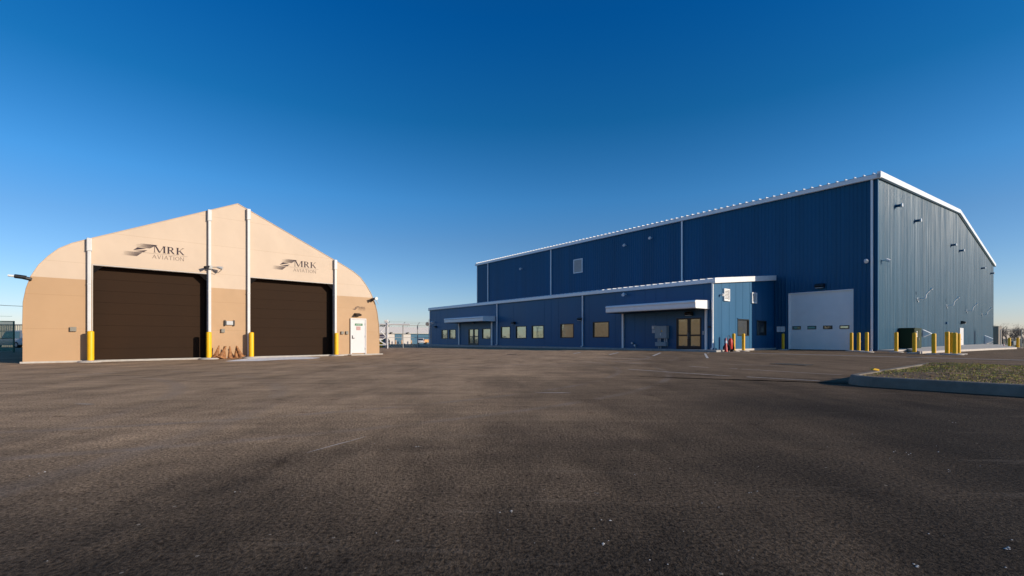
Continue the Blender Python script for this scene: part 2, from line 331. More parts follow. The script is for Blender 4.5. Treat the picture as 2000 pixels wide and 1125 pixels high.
# roof with standing ribs
b = MB(); sl_ = (RIDGE - EAVE) / (D / 2); oh = 0.25
b.quad((-LEN - oh, -oh, EAVE - oh * sl_ + .1), (oh, -oh, EAVE - oh * sl_ + .1), (oh, D / 2, RIDGE + .1), (-LEN - oh, D / 2, RIDGE + .1))
b.quad((-LEN - oh, D / 2, RIDGE + .1), (oh, D / 2, RIDGE + .1), (oh, D + oh, EAVE - oh * sl_ + .1), (-LEN - oh, D + oh, EAVE - oh * sl_ + .1))
x = -LEN + 0.1
while x < 0.1:
    for y0, y1 in ((-oh - 0.02, D / 2), (D + oh, D / 2)):
        z0 = EAVE - oh * sl_ + .1; z1 = RIDGE + .1
        for s in (-0.035, 0.035):
            b.quad((x + s, y0, z0), (x + s, y0, z0 + .11), (x + s, y1, z1 + .11), (x + s, y1, z1))
        b.quad((x - .035, y0, z0 + .11), (x + .035, y0, z0 + .11), (x + .035, y1, z1 + .11), (x - .035, y1, z1 + .11))
        b.quad((x - .035, y0, z0), (x + .035, y0, z0), (x + .035, y0, z0 + .11), (x - .035, y0, z0 + .11))
    x += 0.61
b.build('roof', M['white_roof'], BH)
b = MB(); b.box(-LEN - 0.28, 0.28, -0.30, -0.06, EAVE - 0.30, EAVE + 0.05); b.build('eave_gutter', M['white_metal'], BH, 0.03)
b = MB()
for y0, y1, z0, z1 in ((-0.3, D / 2, EAVE, RIDGE), (D / 2, D + 0.3, RIDGE, EAVE)):
    b.prism([(y0, z0 - 0.26), (y1, z1 - 0.26), (y1, z1 + 0.20), (y0, z0 + 0.20)], 0.06, 0.30, 'x')
b.build('rake_trim', M['white_metal'], BH)
b = MB(); b.box(-0.02, 0.07, -0.07, 0.10, -0.1, EAVE - 0.3); b.build('corner_trim', M['blue_rib'], BH)
b = MB(); b.box(-LEN - .06, -LEN + .05, -0.06, 0.05, 3, EAVE - 0.3); b.build('corner_trim', M['white_metal'], BH)
for px, py in ((953, 514), (1076, 488), (1332, 427), (1703, 340)):
    x, _ = LF.xz(px, py, -0.12); b = MB()
    zb = 6.3 if px < 1500 else 0.15
    b.box(x - 0.075, x + 0.075, -0.19, -0.06, zb, EAVE - 0.3)
    if px > 1500: b.prism([(-0.19, 0.15), (-0.06, 0.15), (-0.30, 0.02), (-0.42, 0.02)], x - 0.075, x + 0.075, 'x')
    b.build('downspout', M['white_metal'], BH, 0.02)
# overhead door, recessed
od = MB(); ph = DZ / 8
for i in range(8): od.box(DX0 + 0.04, DX1 - 0.04, 0.10 , 0.15, i * ph + 0.006, (i + 1) * ph - 0.006)
od.box(DX0 + 0.04, DX1 - 0.04, 0.125, 0.14, 0, DZ)
odo = od.build('overhead_door', M['door_white'], BH)
b = MB(); b.box(DX0, DX0 + 0.05, -0.05, 0.2, 0, DZ); b.box(DX1 - 0.05, DX1, -0.05, 0.2, 0, DZ); b.box(DX0, DX1, -0.05, 0.2, DZ - 0.05, DZ + 0.02)
b.build('door_jamb', M['white_metal'], BH)
b = MB(); b.box(DX0 + .04, DX1 - .04, 0.08, 0.16, 0.0, 0.05); b.build('bottom_seal', M['black'], odo)
for i in range(4):
    cx = DX0 + 0.62 + i * 1.18; wz = HC + 0.88 + 0.0
    b = MB(); b.box(cx - 0.34, cx + 0.34, 0.07, 0.10, 1.78, 2.08); wdw = b.build('door_window', M['dark_bronze'], odo, 0.03)
    b = MB(); b.box(cx - 0.27, cx + 0.27, 0.06, 0.075, 1.85, 2.01); b.build('pane', M['pane'], BH) if False else b.build('door_pane', M['pane'], odo)
def wall_lamp(parent, x, z, s=1.0, to=fL, name='wall_lamp'):
    b = MB()
    p = [(0.0, z + .20 * s), (0.0, z - .16 * s), (0.16 * s, z - .16 * s), (0.42 * s, z - .02 * s), (0.40 * s, z + .10 * s), (0.12 * s, z + .20 * s)]
    if to is fL: b.prism([(-0.04 - q[0], q[1]) for q in p], x - .32 * s, x + .32 * s, 'x')
    else: b.prism([(0.04 + q[0], q[1]) for q in p], x - .32 * s, x + .32 * s, 'y')
    o = b.build(name, M['black'], parent, 0.02)
    b = MB()
    if to is fL: b.box(x - .26 * s, x + .26 * s, -.36 * s - .04, -.18 * s - .04, z - .165 * s, z - .125 * s)
    else: b.box(.04 + .18 * s, .04 + .36 * s, x - .26 * s, x + .26 * s, z - .165 * s, z - .125 * s)
    b.build('lens', M['light_grey'], o)
    return o
wall_lamp(BH, -3.85, 5.42, 1.05)
def dome(parent, to, a, z, r=0.13):
    b = MB()
    def P(o, aa, zz): return to(aa, o, zz)
    b.tube([P(0.0, a, z), P(0.28, a, z)], r * 0.45, 8); b.tube([P(0.28, a - .05, z + 0.03), P(0.50, a + .02, z - 0.10)], r, 10)
    return b.build('security_camera', M['white_metal'], parent)
for px, py in ((1020, 525), (1223, 479), (1273, 465), (1695, 510)):
    x, z = LF.xz(px, py); dome(BH, fL, x, z, 0.14)
x, z = GF.xz(1722, 509); dome(BH, fG, x, z, 0.13)
# square louvre high on the long wall
b = MB(); x0, x1, z0, z1 = -32.45, -30.85, 9.62, 11.45
for q in ((x0, x0 + .1, z0, z1), (x1 - .1, x1, z0, z1), (x0 + .1, x1 - .1, z0, z0 + .1), (x0 + .1, x1 - .1, z1 - .1, z1)): b.box(q[0], q[1], -0.12, -0.02, q[2], q[3])
lv = b.build('vent', M['white_metal'], BH)
b = MB()
for i in range(14): zz = z0 + .12 + i * .115; b.prism([(-0.045, zz), (-0.055, zz), (-0.10, zz + .10), (-0.09, zz + .10)], x0 + .1, x1 - .1, 'x')
b.box(x0 + .1, x1 - .1, -0.045, -0.035, z0 + .1, z1 - .1); b.build('louvre_blades', M['light_grey'], lv)
# conduits by the door
for px in (1516, 1524, 1532):
    x, _ = LF.xz(px, 600, -0.06); b = MB(); b.tube([(x, -0.07, 0.2), (x, -0.07, 6.4)], 0.022, 6); b.build('conduit', M['blue_rib'], BH)
x, z = LF.xz(1683, 627, -0.1)
b = MB(); b.tube([(-1.05, 0, 0.75), (-1.05, -0.22, 0.75)], 0.09, 10); b.build('hose_outlet', M['light_grey'], BH)
# gable: high pipe stubs, flue pipes, hoods, door, small camera
for px, py in ((1752, 402), (1790, 431), (1861, 478), (1877, 489), (1920, 523), (1938, 533)):
    a, z = GF.xz(px - 4, py + 1); a = min(a, D - 0.6)
    b = MB(); b.tube([(0, a, z), (0.42, a, z)], 0.12, 12); b.tube([(0.0, a, z), (0.05, a, z)], 0.2, 12); vp_ = b.build('vent_pipe', M['blue_rib'], BH); b = MB(); b.tube([(0.42, a, z), (0.52, a, z)], 0.17, 12); b.build('pipe_cap', M['white_metal'], vp_)
for px, py in ((1791, 584), (1848, 597), (1887, 607), (1917, 614)):
    a, z = GF.xz(px, py)
    b = MB(); b.tube([(0, a, z), (0.55, a, z), (0.60, a, z + .03), (0.62, a, z + .1), (0.64, a, z + 0.35), (0.78, a + .05, z + .60), (0.98, a + .1, z + .85)], 0.062, 10)
    b.tube([(.98, a + .1, z + .85), (1.06, a + .12, z + .95)], 0.12, 10); b.tube([(0, a, z), (.06, a, z)], 0.13, 12)
    f = b.build('flue_pipe', M['white_metal'], BH)
    b = MB(); b.box(0.03, 0.12, a - .1, a + .1, z - .32, z - .18); b.build('bracket', M['light_grey'], f)
for px, py, s in ((1801, 645, .55), (1922, 656, 1.1)):
    a, z = GF.xz(px, py); b = MB()
    b.prism([(0.03, z), (1.15 * s, z - .62 * s), (1.10 * s, z - .70 * s), (0.03, z - 1.25 * s)], a, a + 1.3 * s, 'y'); h = b.build('intake_hood', M['white_metal'], BH)
    b = MB(); b.prism([(0.03, z + .02), (0.03, z + .06), (1.22 * s, z - .60 * s), (1.22 * s, z - .65 * s)], a - .05, a + 1.3 * s + .05, 'y'); b.build('hood_cap', M['white_metal'], h)
a0, _ = GF.xz(1872.5, 640); a1, _ = GF.xz(1879.5, 640)
b = MB(); b.box(0.04, 0.12, a0, a1, -0.25, 2.35); gd = b.build('side_door', M['man_door'], BH)
b = MB(); b.tube([(0.12, a0 + .3, .9), (0.2, a0 + .3, .9), (0.2, a0 + .55, .9)], 0.03, 6); b.build('handle', M['galv'], gd)
wall_lamp(BH, (a0 + a1) / 2 + .3, 3.05, 1.1, fG)
a, z = GF.xz(1846, 631); b = MB(); b.box(0.03, 0.2, a, a + .3, z - .12, z + .12); b.build('junction_box', M['blue_panel'], BH)
b = MB(); b.box(0.05, 0.16, 0.02, D, -1.2, 0.10); b.build('foundation', M['concrete_light'], BH)

# ---------------------------------------------------------------- office wing
OX0, OX1, OW, OE, OB = -52.04, -7.52, 10.8, 5.40, 6.45
OF = thing('office_wing', (*LF.w(OX0, -OW), 0), LF.rot, 'long low blue office wing with white gutter, windows and two canopies', 'building')
OFO = LF.w(OX0, -OW)
def joint_into(b):                         # panel joints belong to the wall mesh
    me = wall_.data; vs = [tuple(v.co) for v in me.vertices] + b.v; n = len(me.vertices); nf = len(me.polygons)
    fs = [list(p.vertices) for p in me.polygons] + [[n + i for i in f] for f in b.f]
    m2 = bpy.data.meshes.new(wall_.name); m2.from_pydata(vs, [], fs); m2.materials.append(M['blue_panel']); m2.materials.append(M['blue_rib'])
    for k, p in enumerate(m2.polygons): p.material_index = 1 if k >= nf else 0
    wall_.data = m2
def ofx(px, py, y=0): x, z = LF.xz(px, py, -OW + y); return x - OX0, z
WL = OX1 - OX0
wins = [(862.5, 874, 0.95, 2.25), (877.5, 890, 0.95, 2.25), (941.5, 958.5, 0.95, 2.25), (978, 996.5, 1.0, 2.42), (1007.5, 1028, 1.0, 2.42),
        (1038.5, 1062, 1.0, 2.42), (1094.5, 1120.5, 1.06, 2.5), (1158, 1189.5, 1.10, 2.58)]
holes = []
for p0, p1, z0, z1 in wins: holes.append((ofx(p0, 650)[0], ofx(p1, 650)[0], z0, z1, 'w'))
holes.append((ofx(915, 650)[0], ofx(934.5, 650)[0], 0.12, 2.25, 'd')); holes.append((ofx(1321.5, 650)[0], ofx(1369.5, 650)[0], 0.14, 2.62, 'd'))
def holed(b, x0, x1, z0, zt, hs, to):
    xs = sorted({x0, x1, *[h[0] for h in hs], *[h[1] for h in hs]}); zs = sorted({z0, *[h[2] for h in hs], *[h[3] for h in hs]})
    zs.append(None)
    for i in range(len(xs) - 1):
        for j in range(len(zs) - 1):
            xm = (xs[i] + xs[i+1]) / 2; za = zs[j]; zb = zs[j+1]; zm = (za + zb) / 2 if zb is not None else za + 0.01
            if any(h[0] < xm < h[1] and h[2] < zm < h[3] for h in hs): continue
            b.quad(to(xs[i], 0, za), to(xs[i+1], 0, za), to(xs[i+1], 0, zb if zb is not None else zt(xs[i+1])), to(xs[i], 0, zb if zb is not None else zt(xs[i])))
b = MB(); holed(b, 0, WL, -0.6, lambda x: OE, holes, lambda x, o, z: (x, -o, z)); wall_ = b.build('front_wall', M['blue_panel'], OF)
b = MB(); x = 0.9
while x < WL - 0.3:                        # panel joints stand a little proud
    if not any(h[0] - .06 < x < h[1] + .06 for h in holes): b.box(x - 0.008, x + 0.008, -0.010, -0.003, 0.15, OE - 0.05)
    x += 1.07
joint_into(b)
b = MB()
ew = [(4.6, 6.05, 1.28, 2.70)]
A0 = None
def ofe(px, py):                           # end wall plane: x = OX1, runs along y
    o = LF.w(OX1, -OW); k = (px - 1000) / FPX; Y = LF.Y
    a = (k * o[1] - o[0]) / (Y[0] - k * Y[1]); d = o[1] + a * Y[1]; return a, HC + (HZ - py) / FPX * d
e0, et = ofe(1440.5, 623); e1, eb = ofe(1462.5, 656); e2, et2 = ofe(1478, 626); e3, eb2 = ofe(1496.5, 655)
eh = [(e0, e1, eb, et, 'w'), (e2, e3, eb2, et2, 'w')]
toE = lambda a, o, z: (WL + o, a, z)
holed(b, 0, OW, -0.3, lambda a: OE + (OB - OE) * a / OW, eh, toE); wall_ = b.build('end_wall', M['blue_panel'], OF)
b = MB()
for a in (1.2, 2.4, 3.5, 4.7, 5.9, 7.1, 8.3, 9.5):
    zz = OE + (OB - OE) * a / OW - 0.1
    if any(h[0] < a < h[1] for h in eh):
        h = [h for h in eh if h[0] < a < h[1]][0]; b.box(WL + .003, WL + .010, a - .009, a + .009, .15, h[2] - .08); b.box(WL + .003, WL + .010, a - .009, a + .009, h[3] + .08, zz)
    else: b.box(WL + .003, WL + .010, a - .009, a + .009, .15, zz)
joint_into(b)
b = MB(); b.quad((0, 0, -.5), (0, OW, -.5), (0, OW, OB), (0, 0, OE)); b.build('far_wall', M['blue_panel'], OF)
b = MB(); s_ = (OB - OE) / OW
b.quad((-.1, -.15, OE + .12), (WL + .1, -.15, OE + .12), (WL + .1, OW - .06, OB + .12), (-.1, OW - .06, OB + .12))
x = 0.1
while x < WL + .05:
    for w0, w1, hh in ((-.15, .15, 0.0),):
        vs = []
        for y, z in ((-.17, OE + .12), (OW - .06, OB + .12)):
            vs += [(x - .13, y, z), (x - .07, y, z + .10), (x + .07, y, z + .10), (x + .13, y, z)]
        b.add(vs, [(0, 1, 5, 4), (1, 2, 6, 5), (2, 3, 7, 6), (0, 3, 2, 1)])
    x += 0.61
b.build('roof', M['white_roof'], OF)
b = MB(); b.box(-0.12, WL + 0.12, -0.24, -0.02, OE - 0.16, OE + 0.14); b.build('eave_gutter', M['white_metal'], OF, 0.03)
b = MB(); b.prism([(-0.22, OE - .22), (OW - .05, OB - .20), (OW - .05, OB + .26), (-0.22, OE + .20)], WL + 0.02, WL + 0.22, 'x'); b.build('rake_trim', M['white_metal'], OF, 0.03)
b = MB(); b.prism([(-0.22, OE - .22), (OW - .05, OB - .20), (OW - .05, OB + .20), (-0.22, OE + .20)], -0.2, -0.03, 'x'); b.build('rake_trim', M['white_metal'], OF)
b = MB(); b.box(-0.08, 0.06, -0.07, -0.004, 0.1, OE - .2); b.build('corner_trim', M['white_metal'], OF)
b = MB(); b.box(WL - .06, WL + .03, -0.03, -0.004, 0.1, OE - .2); b.build('corner_trim', M['blue_panel'], OF)
for px in (971, 1138, 1392):
    x, _ = ofx(px, 600, -.1); b = MB()
    b.tube([(x, -.13, OE - .16), (x, -.13, OE - .3), (x, -.12, OE - .5), (x, -.12, 0.30), (x, -.30, 0.20)], 0.075, 8); b.build('downspout', M['white_metal'], OF)
def frame(parent, x0, x1, z0, z1, to, name='window', mull=None, pane='pane', fw=.07):
    b = MB()
    def bx(a, c, e, f, o0=-0.12, o1=0.025):
        p = to(a, o0, e); q = to(c, o1, f); b.box(min(p[0], q[0]), max(p[0], q[0]), min(p[1], q[1]), max(p[1], q[1]), e, f)
    bx(x0 - .01, x0 + fw, z0 - .01, z1 + .01); bx(x1 - fw, x1 + .01, z0 - .01, z1 + .01); bx(x0 + fw, x1 - fw, z0 - .01, z0 + fw); bx(x0 + fw, x1 - fw, z1 - fw, z1 + .01)
    if mull: 
        for (a, c, e, f) in mull: bx(a, c, e, f, -.11, 0.0)
    w = b.build(name, M['dark_bronze'], parent)
    b = MB(); p = to(x0 + fw - .01, -.09, 0); q = to(x1 - fw + .01, -.08, 0)
    b.box(min(p[0], q[0]), max(p[0], q[0]), min(p[1], q[1]), max(p[1], q[1]), z0 + fw - .01, z1 - fw + .01); b.build('pane', M[pane], w)
    return w
toF = lambda x, o, z: (x, -o, z)
for h in holes:
    if h[4] == 'w': frame(OF, h[0], h[1], h[2], h[3], toF)
    else:
        x0, x1, z0, z1 = h[:4]; xm = (x0 + x1) / 2
        d = frame(OF, x0, x1, z0, z1, toF, 'double_door', [(xm - .11, xm + .11, z0 + .07, z1 - .07), (x0 + .07, xm - .11, z0 + 1.05, z0 + 1.17), (xm + .11, x1 - .07, z0 + 1.05, z0 + 1.17), (x0 + .07, xm - .11, z0 + .07, z0 + .26), (xm + .11, x1 - .07, z0 + .07, z0 + .26)], fw=.09)
        b = MB(); b.tube([(xm - .06, .0, z0 + .85), (xm - .06, -.06, z0 + .85), (xm - .06, -.06, z0 + 1.3), (xm - .06, 0, z0 + 1.3)], .014, 6); b.tube([(xm + .06, .0, z0 + .85), (xm + .06, -.06, z0 + .85), (xm + .06, -.06, z0 + 1.3), (xm + .06, 0, z0 + 1.3)], .014, 6)
        b.build('handle', M['galv'], d)
for h in eh:
    w = frame(OF, h[0], h[1], h[2], h[3], toE, pane='pane_dark')
    b = MB(); b.box(WL, WL + .07, h[0] - .05, h[1] + .05, h[3] + .01, h[3] + .06); b.build('head_flashing', M['blue_panel'], w)
# canopies
def canopy(xa, xb, zb, dep):
    b = MB()
    prof = [(0.0, zb), (-dep + .04, zb), (-dep, zb + .08), (-dep, zb + .36), (-dep - .06, zb + .44), (-dep - .04, zb + .54), (-dep + .06, zb + .60), (0.0, zb + .68)]
    b.prism([(p[0] - .005, p[1]) for p in prof], xa, xb, 'x'); c = b.build('canopy', M['white_metal'], OF, 0.02)
    b = MB(); b.box(xa + .06, xb - .06, -dep + .1, -.02, zb - .03, zb - .004); b.build('soffit', M['black'], c)
x0, _ = ofx(1183, 600, -2.05); x1, _ = ofx(1358.5, 600, -2.05); _, zc = ofx(1358.5, 601.5, -2.05); canopy(x0, x1, zc, 2.05)
x0, _ = ofx(867.5, 620, -1.9); x1, _ = ofx(943, 620, -1.9); _, zc2 = ofx(943, 627, -1.9); canopy(x0, x1, zc2, 1.9)
for px, zt in ((1216.5, zc), (1379, zc), (896.5, zc2), (960.5, zc2)):
    x, _ = ofx(px, 600, -.1); b = MB(); b.box(x - .08, x + .08, -.17, -.02, .14, zt); b.prism([(-.17, .15), (-.02, .15), (-.2, .14), (-.35, .14)], x - .08, x + .08, 'x'); b.build('canopy_downspout', M['white_metal'], OF)
for px, py, s in ((849.5, 638.5, .8), (924, 630, .8), (1002, 631, .9), (1132.5, 623.5, .95), (1345.5, 613, 1.0)):
    x, z = ofx(px, py, -.2); wall_lamp(OF, x, z, s * .9)
x, z = ofx(1223, 575); dome(OF, toF, x, z, .13)
x, z = ofx(848, 629); dome(OF, toF, x, z, .12)
x, z = ofx(1386, 638.5); b = MB(); b.box(x - .1, x + .12, -.12, -.01, z - .06, z + .06); b.build('doorbell_camera', M['black'], OF)
x, z = ofx(1374, 650); b = MB(); b.box(x - .05, x + .05, -.06, -.01, z - .14, z + .14); b.build('card_reader', M['light_grey'], OF)
# louvres on the end wall: one on the wall, one on the far part
def louvre(pa, pb, pc, pd, out=0.05):
    a0, z1 = ofe(pa, pc); a1, _ = ofe(pb, pc); _, z0 = ofe(pa, pd)
    b = MB(); t = .09; W = WL + .01
    b.box(W, W + out + .06, a0, a0 + t, z0, z1); b.box(W, W + out + .06, a1 - t, a1, z0, z1); b.box(W, W + out + .06, a0 + t, a1 - t, z0, z0 + t); b.box(W, W + out + .06, a0 + t, a1 - t, z1 - t, z1)
    v = b.build('vent', M['white_metal'], OF); b = MB(); n = 7; hgt = (z1 - z0 - 2 * t) / n
    for i in range(n): zz = z0 + t + i * hgt; b.prism([(W + .10, zz), (W + .11, zz + .01), (W + .02, zz + hgt * .9), (W + .01, zz + hgt * .9)], a0 + t, a1 - t, 'y')
    b.build('louvre_blades', M['white_metal'], v); b = MB(); b.box(W - .005, W + .004, a0 + t, a1 - t, z0 + t, z1 - t); b.build('vent_backing', M['black'], v)
louvre(1412, 1423, 563.5, 587.5); louvre(1466.5, 1476, 571, 592)
a, z = ofe(1406.5, 576); b = MB(); b.tube([(WL, a, z), (WL + .16, a, z)], .05, 8); b.tube([(WL + .14, a + .03, z + .03), (WL + .28, a - .03, z - .03)], .10, 10); b.build('security_camera', M['white_metal'], OF)

# slab in front of the office
b = MB(); b.box(OX0 - .5, OX1 + .9, -OW - 1.35, -OW + .3, -0.4, 0.14); b.box(OX1 + .02, OX1 + .9, -OW + .3, -OW + 1.6, -.4, .137)
props(b.build('sidewalk', M['concrete'], bevel=.02, loc=(LF.o[0], LF.o[1], 0), rz=LF.rot), kind='structure')
b = MB(); b.box(OX1 + .004, OX1 + .16, -OW + 1.6, 0, -.2, .15); props(b.build('office_foundation', M['concrete_light'], loc=(LF.o[0], LF.o[1], 0), rz=LF.rot), kind='structure')
# concrete walk along the gable
pts = [gp(1779, 691.5), gp(1850, 688), gp(1940, 683.2), gp(1982, 681.2)]
inn = [GF.w(9.0, 0.0), GF.w(20, 0), GF.w(72, 0), GF.w(76, -2)]
b = MB()
poly = [GF.w(8.2, -0.1), gp(1797, 690.8), gp(1850, 688), gp(1940, 683.4), gp(1986, 681.5), GF.w(74, -0.1)]
b.prism(poly, -0.6, 0.15, 'z'); props(b.build('concrete_walk', M['concrete_light'], bevel=.02), kind='structure')
b = MB(); b.prism([GF.w(-.1, -.02), GF.w(-.1, -1.1), GF.w(4.0, -1.1), GF.w(4.0, -.02)], -.3, .10, 'z'); props(b.build('concrete_walk', M['concrete_light']), kind='structure')
# gutter strip across the yard
g0 = gp(1405, 688.2); g1 = gp(2040, 704.5); dx, dy = g1[0] - g0[0], g1[1] - g0[1]; n = math.hypot(dx, dy); nx, ny = -dy / n * .28, dx / n * .28
b = MB(); b.prism([(g0[0] - nx, g0[1] - ny), (g1[0] - nx, g1[1] - ny), (g1[0] + nx, g1[1] + ny), (g0[0] + nx, g0[1] + ny)], -.05, .004, 'z'); props(b.build('drainage_gutter', M['gutter']), kind='structure')

# ---------------------------------------------------------------- tan hangar
TH = thing('tan_hangar', (TF.o[0], TF.o[1], 0), TF.rot, 'sand and cream fabric arch hangar with two dark brown doors', 'building')
tx = lambda px, py=600, y=0: TF.xz(px, py, y)
out = [(-.03, -.1), (-.03, 1.2), (-.01, 2.45), (.07, 3.0), (.2, 3.5), (.42, 3.98), (.7, 4.38), (1.0, 4.72), (1.4, 5.0), (1.95, 5.27), (7.5, 7.86),
       (12.9, 5.33), (13.55, 5.0), (14.0, 4.68), (14.35, 4.25), (14.66, 3.78), (14.9, 3.25), (15.07, 2.62), (15.17, 1.9), (15.22, 1.0), (15.22, -.1)]
DT = 4.14; dl = (2.05, 6.17); dr = (8.07, 12.33)
b = MB()
xs_ = sorted({p[0] for p in out[2:-2]} | {dl[0], dl[1], dr[0], dr[1], -.01, 15.17})
upper = sorted([p for p in out[2:-2]]); 
def uz(x):
    for p, q in zip(upper, upper[1:]):
        if p[0] <= x <= q[0]: return p[1] + (q[1] - p[1]) * (x - p[0]) / (q[0] - p[0])
for p, q in zip(xs_, xs_[1:]):
    m_ = (p + q) / 2; zb_ = DT if (dl[0] < m_ < dl[1] or dr[0] < m_ < dr[1]) else -.1
    b.quad((p, 0, zb_), (q, 0, zb_), (q, 0, uz(q)), (p, 0, uz(p)))
b.quad((-.03, 0, -.1), (-.01, 0, -.1), (-.01, 0, 2.45), (-.03, 0, 1.2)); b.quad((15.17, 0, -.1), (15.22, 0, -.1), (15.22, 0, 1.0), (15.17, 0, 1.9))
b.build('front_wall', M['membrane'], TH)
b = MB(); DEP = 32; bays = 8
for k in range(bays):
    y0, y1 = 0.0 + DEP * k / bays, DEP * (k + 1) / bays
    for p, q in zip(out, out[1:]): b.quad((p[0], y0, p[1]), (q[0], y0, q[1]), (q[0], y1, q[1]), (p[0], y1, p[1]))
n = len(out); b.add([(p[0], DEP, p[1]) for p in out], [list(range(n))]); b.build('roof', M['membrane'], TH)
b = MB()
for p, q in zip(out[1:], out[2:-1]):        # edge bead of the arch
    b.tube([(p[0], -.005, p[1]), (q[0], -.005, q[1])], .018, 6)
b.build('arch_edge', M['membrane'], TH)
for x0, x1 in (dl, dr):
    b = MB(); rd = .40
    b.box(x0 - .02, x0 + .02, .01, rd, 0, DT); b.box(x1 - .02, x1 + .02, .01, rd, 0, DT); b.box(x0 + .02, x1 - .02, .01, rd, DT - .03, DT + .02)
    for xc, s in ((x0 + .02, 1), (x1 - .02, -1)):
        b.prism([(xc, DT - .03), (xc + s * .3, DT - .03), (xc, DT - .33)], .02, .10)
    b.build('door_lining', M['recess'], TH)
    b = MB(); N_ = 8
    for i in range(N_): b.box(x0 + .03, x1 - .03, rd + .0, rd + .04, .05 + (DT - .08) * i / N_ + .003, .05 + (DT - .08) * (i + 1) / N_ - .003)
    b.box(x0 + .02, x1 - .02, rd + .02, rd + .03, 0, DT - .02)
    d = b.build('roll_up_door', M['brown_door'], TH)
    b = MB(); b.box(x0 + .03, x1 - .03, rd - .04, rd + .05, 0.005, .06); b.build('bottom_seal', M['black'], d)
    for i in range(5): xx = x0 + .4 + i * (x1 - x0 - .8) / 4; b = MB(); b.box(xx - .02, xx + .02, rd - .06, rd - .04, .02, .05); b.build('seal_clip', M['lens'], d)
    b = MB()
    for q in (x0 - .02, x1 + .02): b.box(q - .01, q + .01, -.02, .0, 0, DT)
    b.box(x0 - .03, x1 + .03, -.02, -.001, DT + .015, DT + .04); b.build('door_edge_trim', M['light_grey'], TH)
for x in (1.93, 6.27, 7.97, 12.45):
    z = uz(x); b = MB()
    b.box(x - .066, x + .066, -.14, -.03, .02, z - .5); b.box(x - .088, x + .088, -.16, -.022, z - .55, z + .02)
    pp = b.build('post', M['post_white'], TH, .03)
    b = MB(); b.box(x - .092, x + .092, -.165, -.015, z - .53, z - .51); b.build('clamp', M['light_grey'], pp)
    b = MB(); b.box(x - .070, x + .070, -.145, -.02, 3.3, 3.33); b.build('clamp', M['light_grey'], pp)
for px, py, w, h in ((143, 643, .14, .11), (435, 646, .11, .11), (668, 650, .11, .10), (677, 650, .10, .11)):
    x, z = tx(px, py); b = MB(); b.box(x - w * .72, x + w * .72, -.10, -.01, z - h * .85, z + h * .85); b.build('control_box', M['box_tan'], TH, .01)
x, z = tx(448, 631); b = MB(); b.box(x - .15, x + .15, -.10, -.01, z - .10, z + .10); e = b.build('exit_lamp', M['light_grey'], TH, .02)
for q in (-.195, .195): b = MB(); b.box(x + q - .025, x + q + .025, -.10, -.01, z - .14, z + .14); b.build('lamp_end', M['black'], e)
# twin floodlight on the second post, lamp on the right edge
x, z = tx(410, 523)
def flood(parent, x, z, mtl, yo=-.2):
    b = MB(); b.tube([(x - .05, yo, z), (x + .25, yo - .12, z + .02)], .02, 6); b.box(x - .08, x + .06, yo - .08, yo, z - .08, z + .08); f = b.build('floodlight', M['galv'], parent)
    b = MB(); b.tube([(x - .08, yo - .05, z + .03), (x - .26, yo - .15, z - .06)], .045, 8, r1=.08); b.build('lamp_head', M['black'], f); b = MB(); b.tube([(x + .25, yo - .12, z + .02), (x + .46, yo - .2, z - .03)], .045, 8, r1=.09); b.build('lamp_head', mtl, f)
    b = MB(); b.tube([(x + .05, yo, z - .05), (x + .15, yo - .02, z - .20), (x + .3, yo - .03, z - .24), (x + .42, yo - .05, z - .12), (x + .45, yo - .1, z)], .012, 5); b.build('cable', M['black'], f)
flood(TH, x, z, M['light_grey'])
x, z = tx(729, 587); b = MB(); b.tube([(x - .05, -.1, z + .1), (x + .12, -.2, z), (x + .25, -.2, z - .22)], .02, 6); fl = b.build('floodlight', M['light_grey'], TH)
b = MB(); b.tube([(x - .02, -.15, z + .1), (x - .25, -.3, z + .0)], .06, 8, r1=.10); b.build('lamp_head', M['black'], fl)
b = MB(); b.tube([(x + .02, -.15, z + .12), (x + .02, -.4, z + .1)], .06, 8, r1=.10); b.build('lamp_head', M['lens'], fl)
# horn floodlight sticking out of the left edge
x, z = .12, 3.42; b = MB(); b.tube([(x + .1, -.05, z - .05), (x - .12, -.12, z + .0)], .07, 8); sl2 = b.build('beacon_lamp', M['black'], TH)
b = MB(); b.tube([(x - .04, -.12, z + .0), (x - .10, -.12, z + .01), (x - .28, -.12, z + .03), (x - .36, -.12, z + .035)], .08, 12); b.build('housing', M['black'], sl2)
b = MB(); b.tube([(x - .36, -.12, z + .035), (x - .48, -.12, z + .045), (x - .54, -.12, z + .05)], .05, 12, r1=.04); b.build('lens', M['lens'], sl2)
# man door
x0, x1 = 13.35, 14.33; b = MB(); b.box(x0 + .06, x1 - .06, -.06, -.02, .12, 2.13); md = b.build('entry_door', M['man_door'], TH, .006)
b = MB(); b.box(x0, x0 + .06, -.09, -.01, .06, 2.2); b.box(x1 - .06, x1, -.09, -.01, .06, 2.2); b.box(x0 + .06, x1 - .06, -.09, -.01, 2.135, 2.2); b.build('door_frame', M['man_door'], TH)
b = MB(); b.box(x0 + .10, x0 + .14, -.09, -.06, 1.0, 1.18); b.tube([(x0 + .12, -.09, 1.02), (x0 + .12, -.13, 1.02), (x0 + .24, -.13, 1.02)], .015, 6); b.build('handle', M['black'], md)
for z in (.38, 1.12, 1.86): b = MB(); b.box(x1 - .075, x1 - .05, -.10, -.06, z - .06, z + .06); b.build('hinge', M['galv'], md)
b = MB(); b.box(13.62, 14.10, -.075, -.062, 1.765, 1.895); sg = b.build('door_plate', M['green_sign'], md, .01)
b = MB()
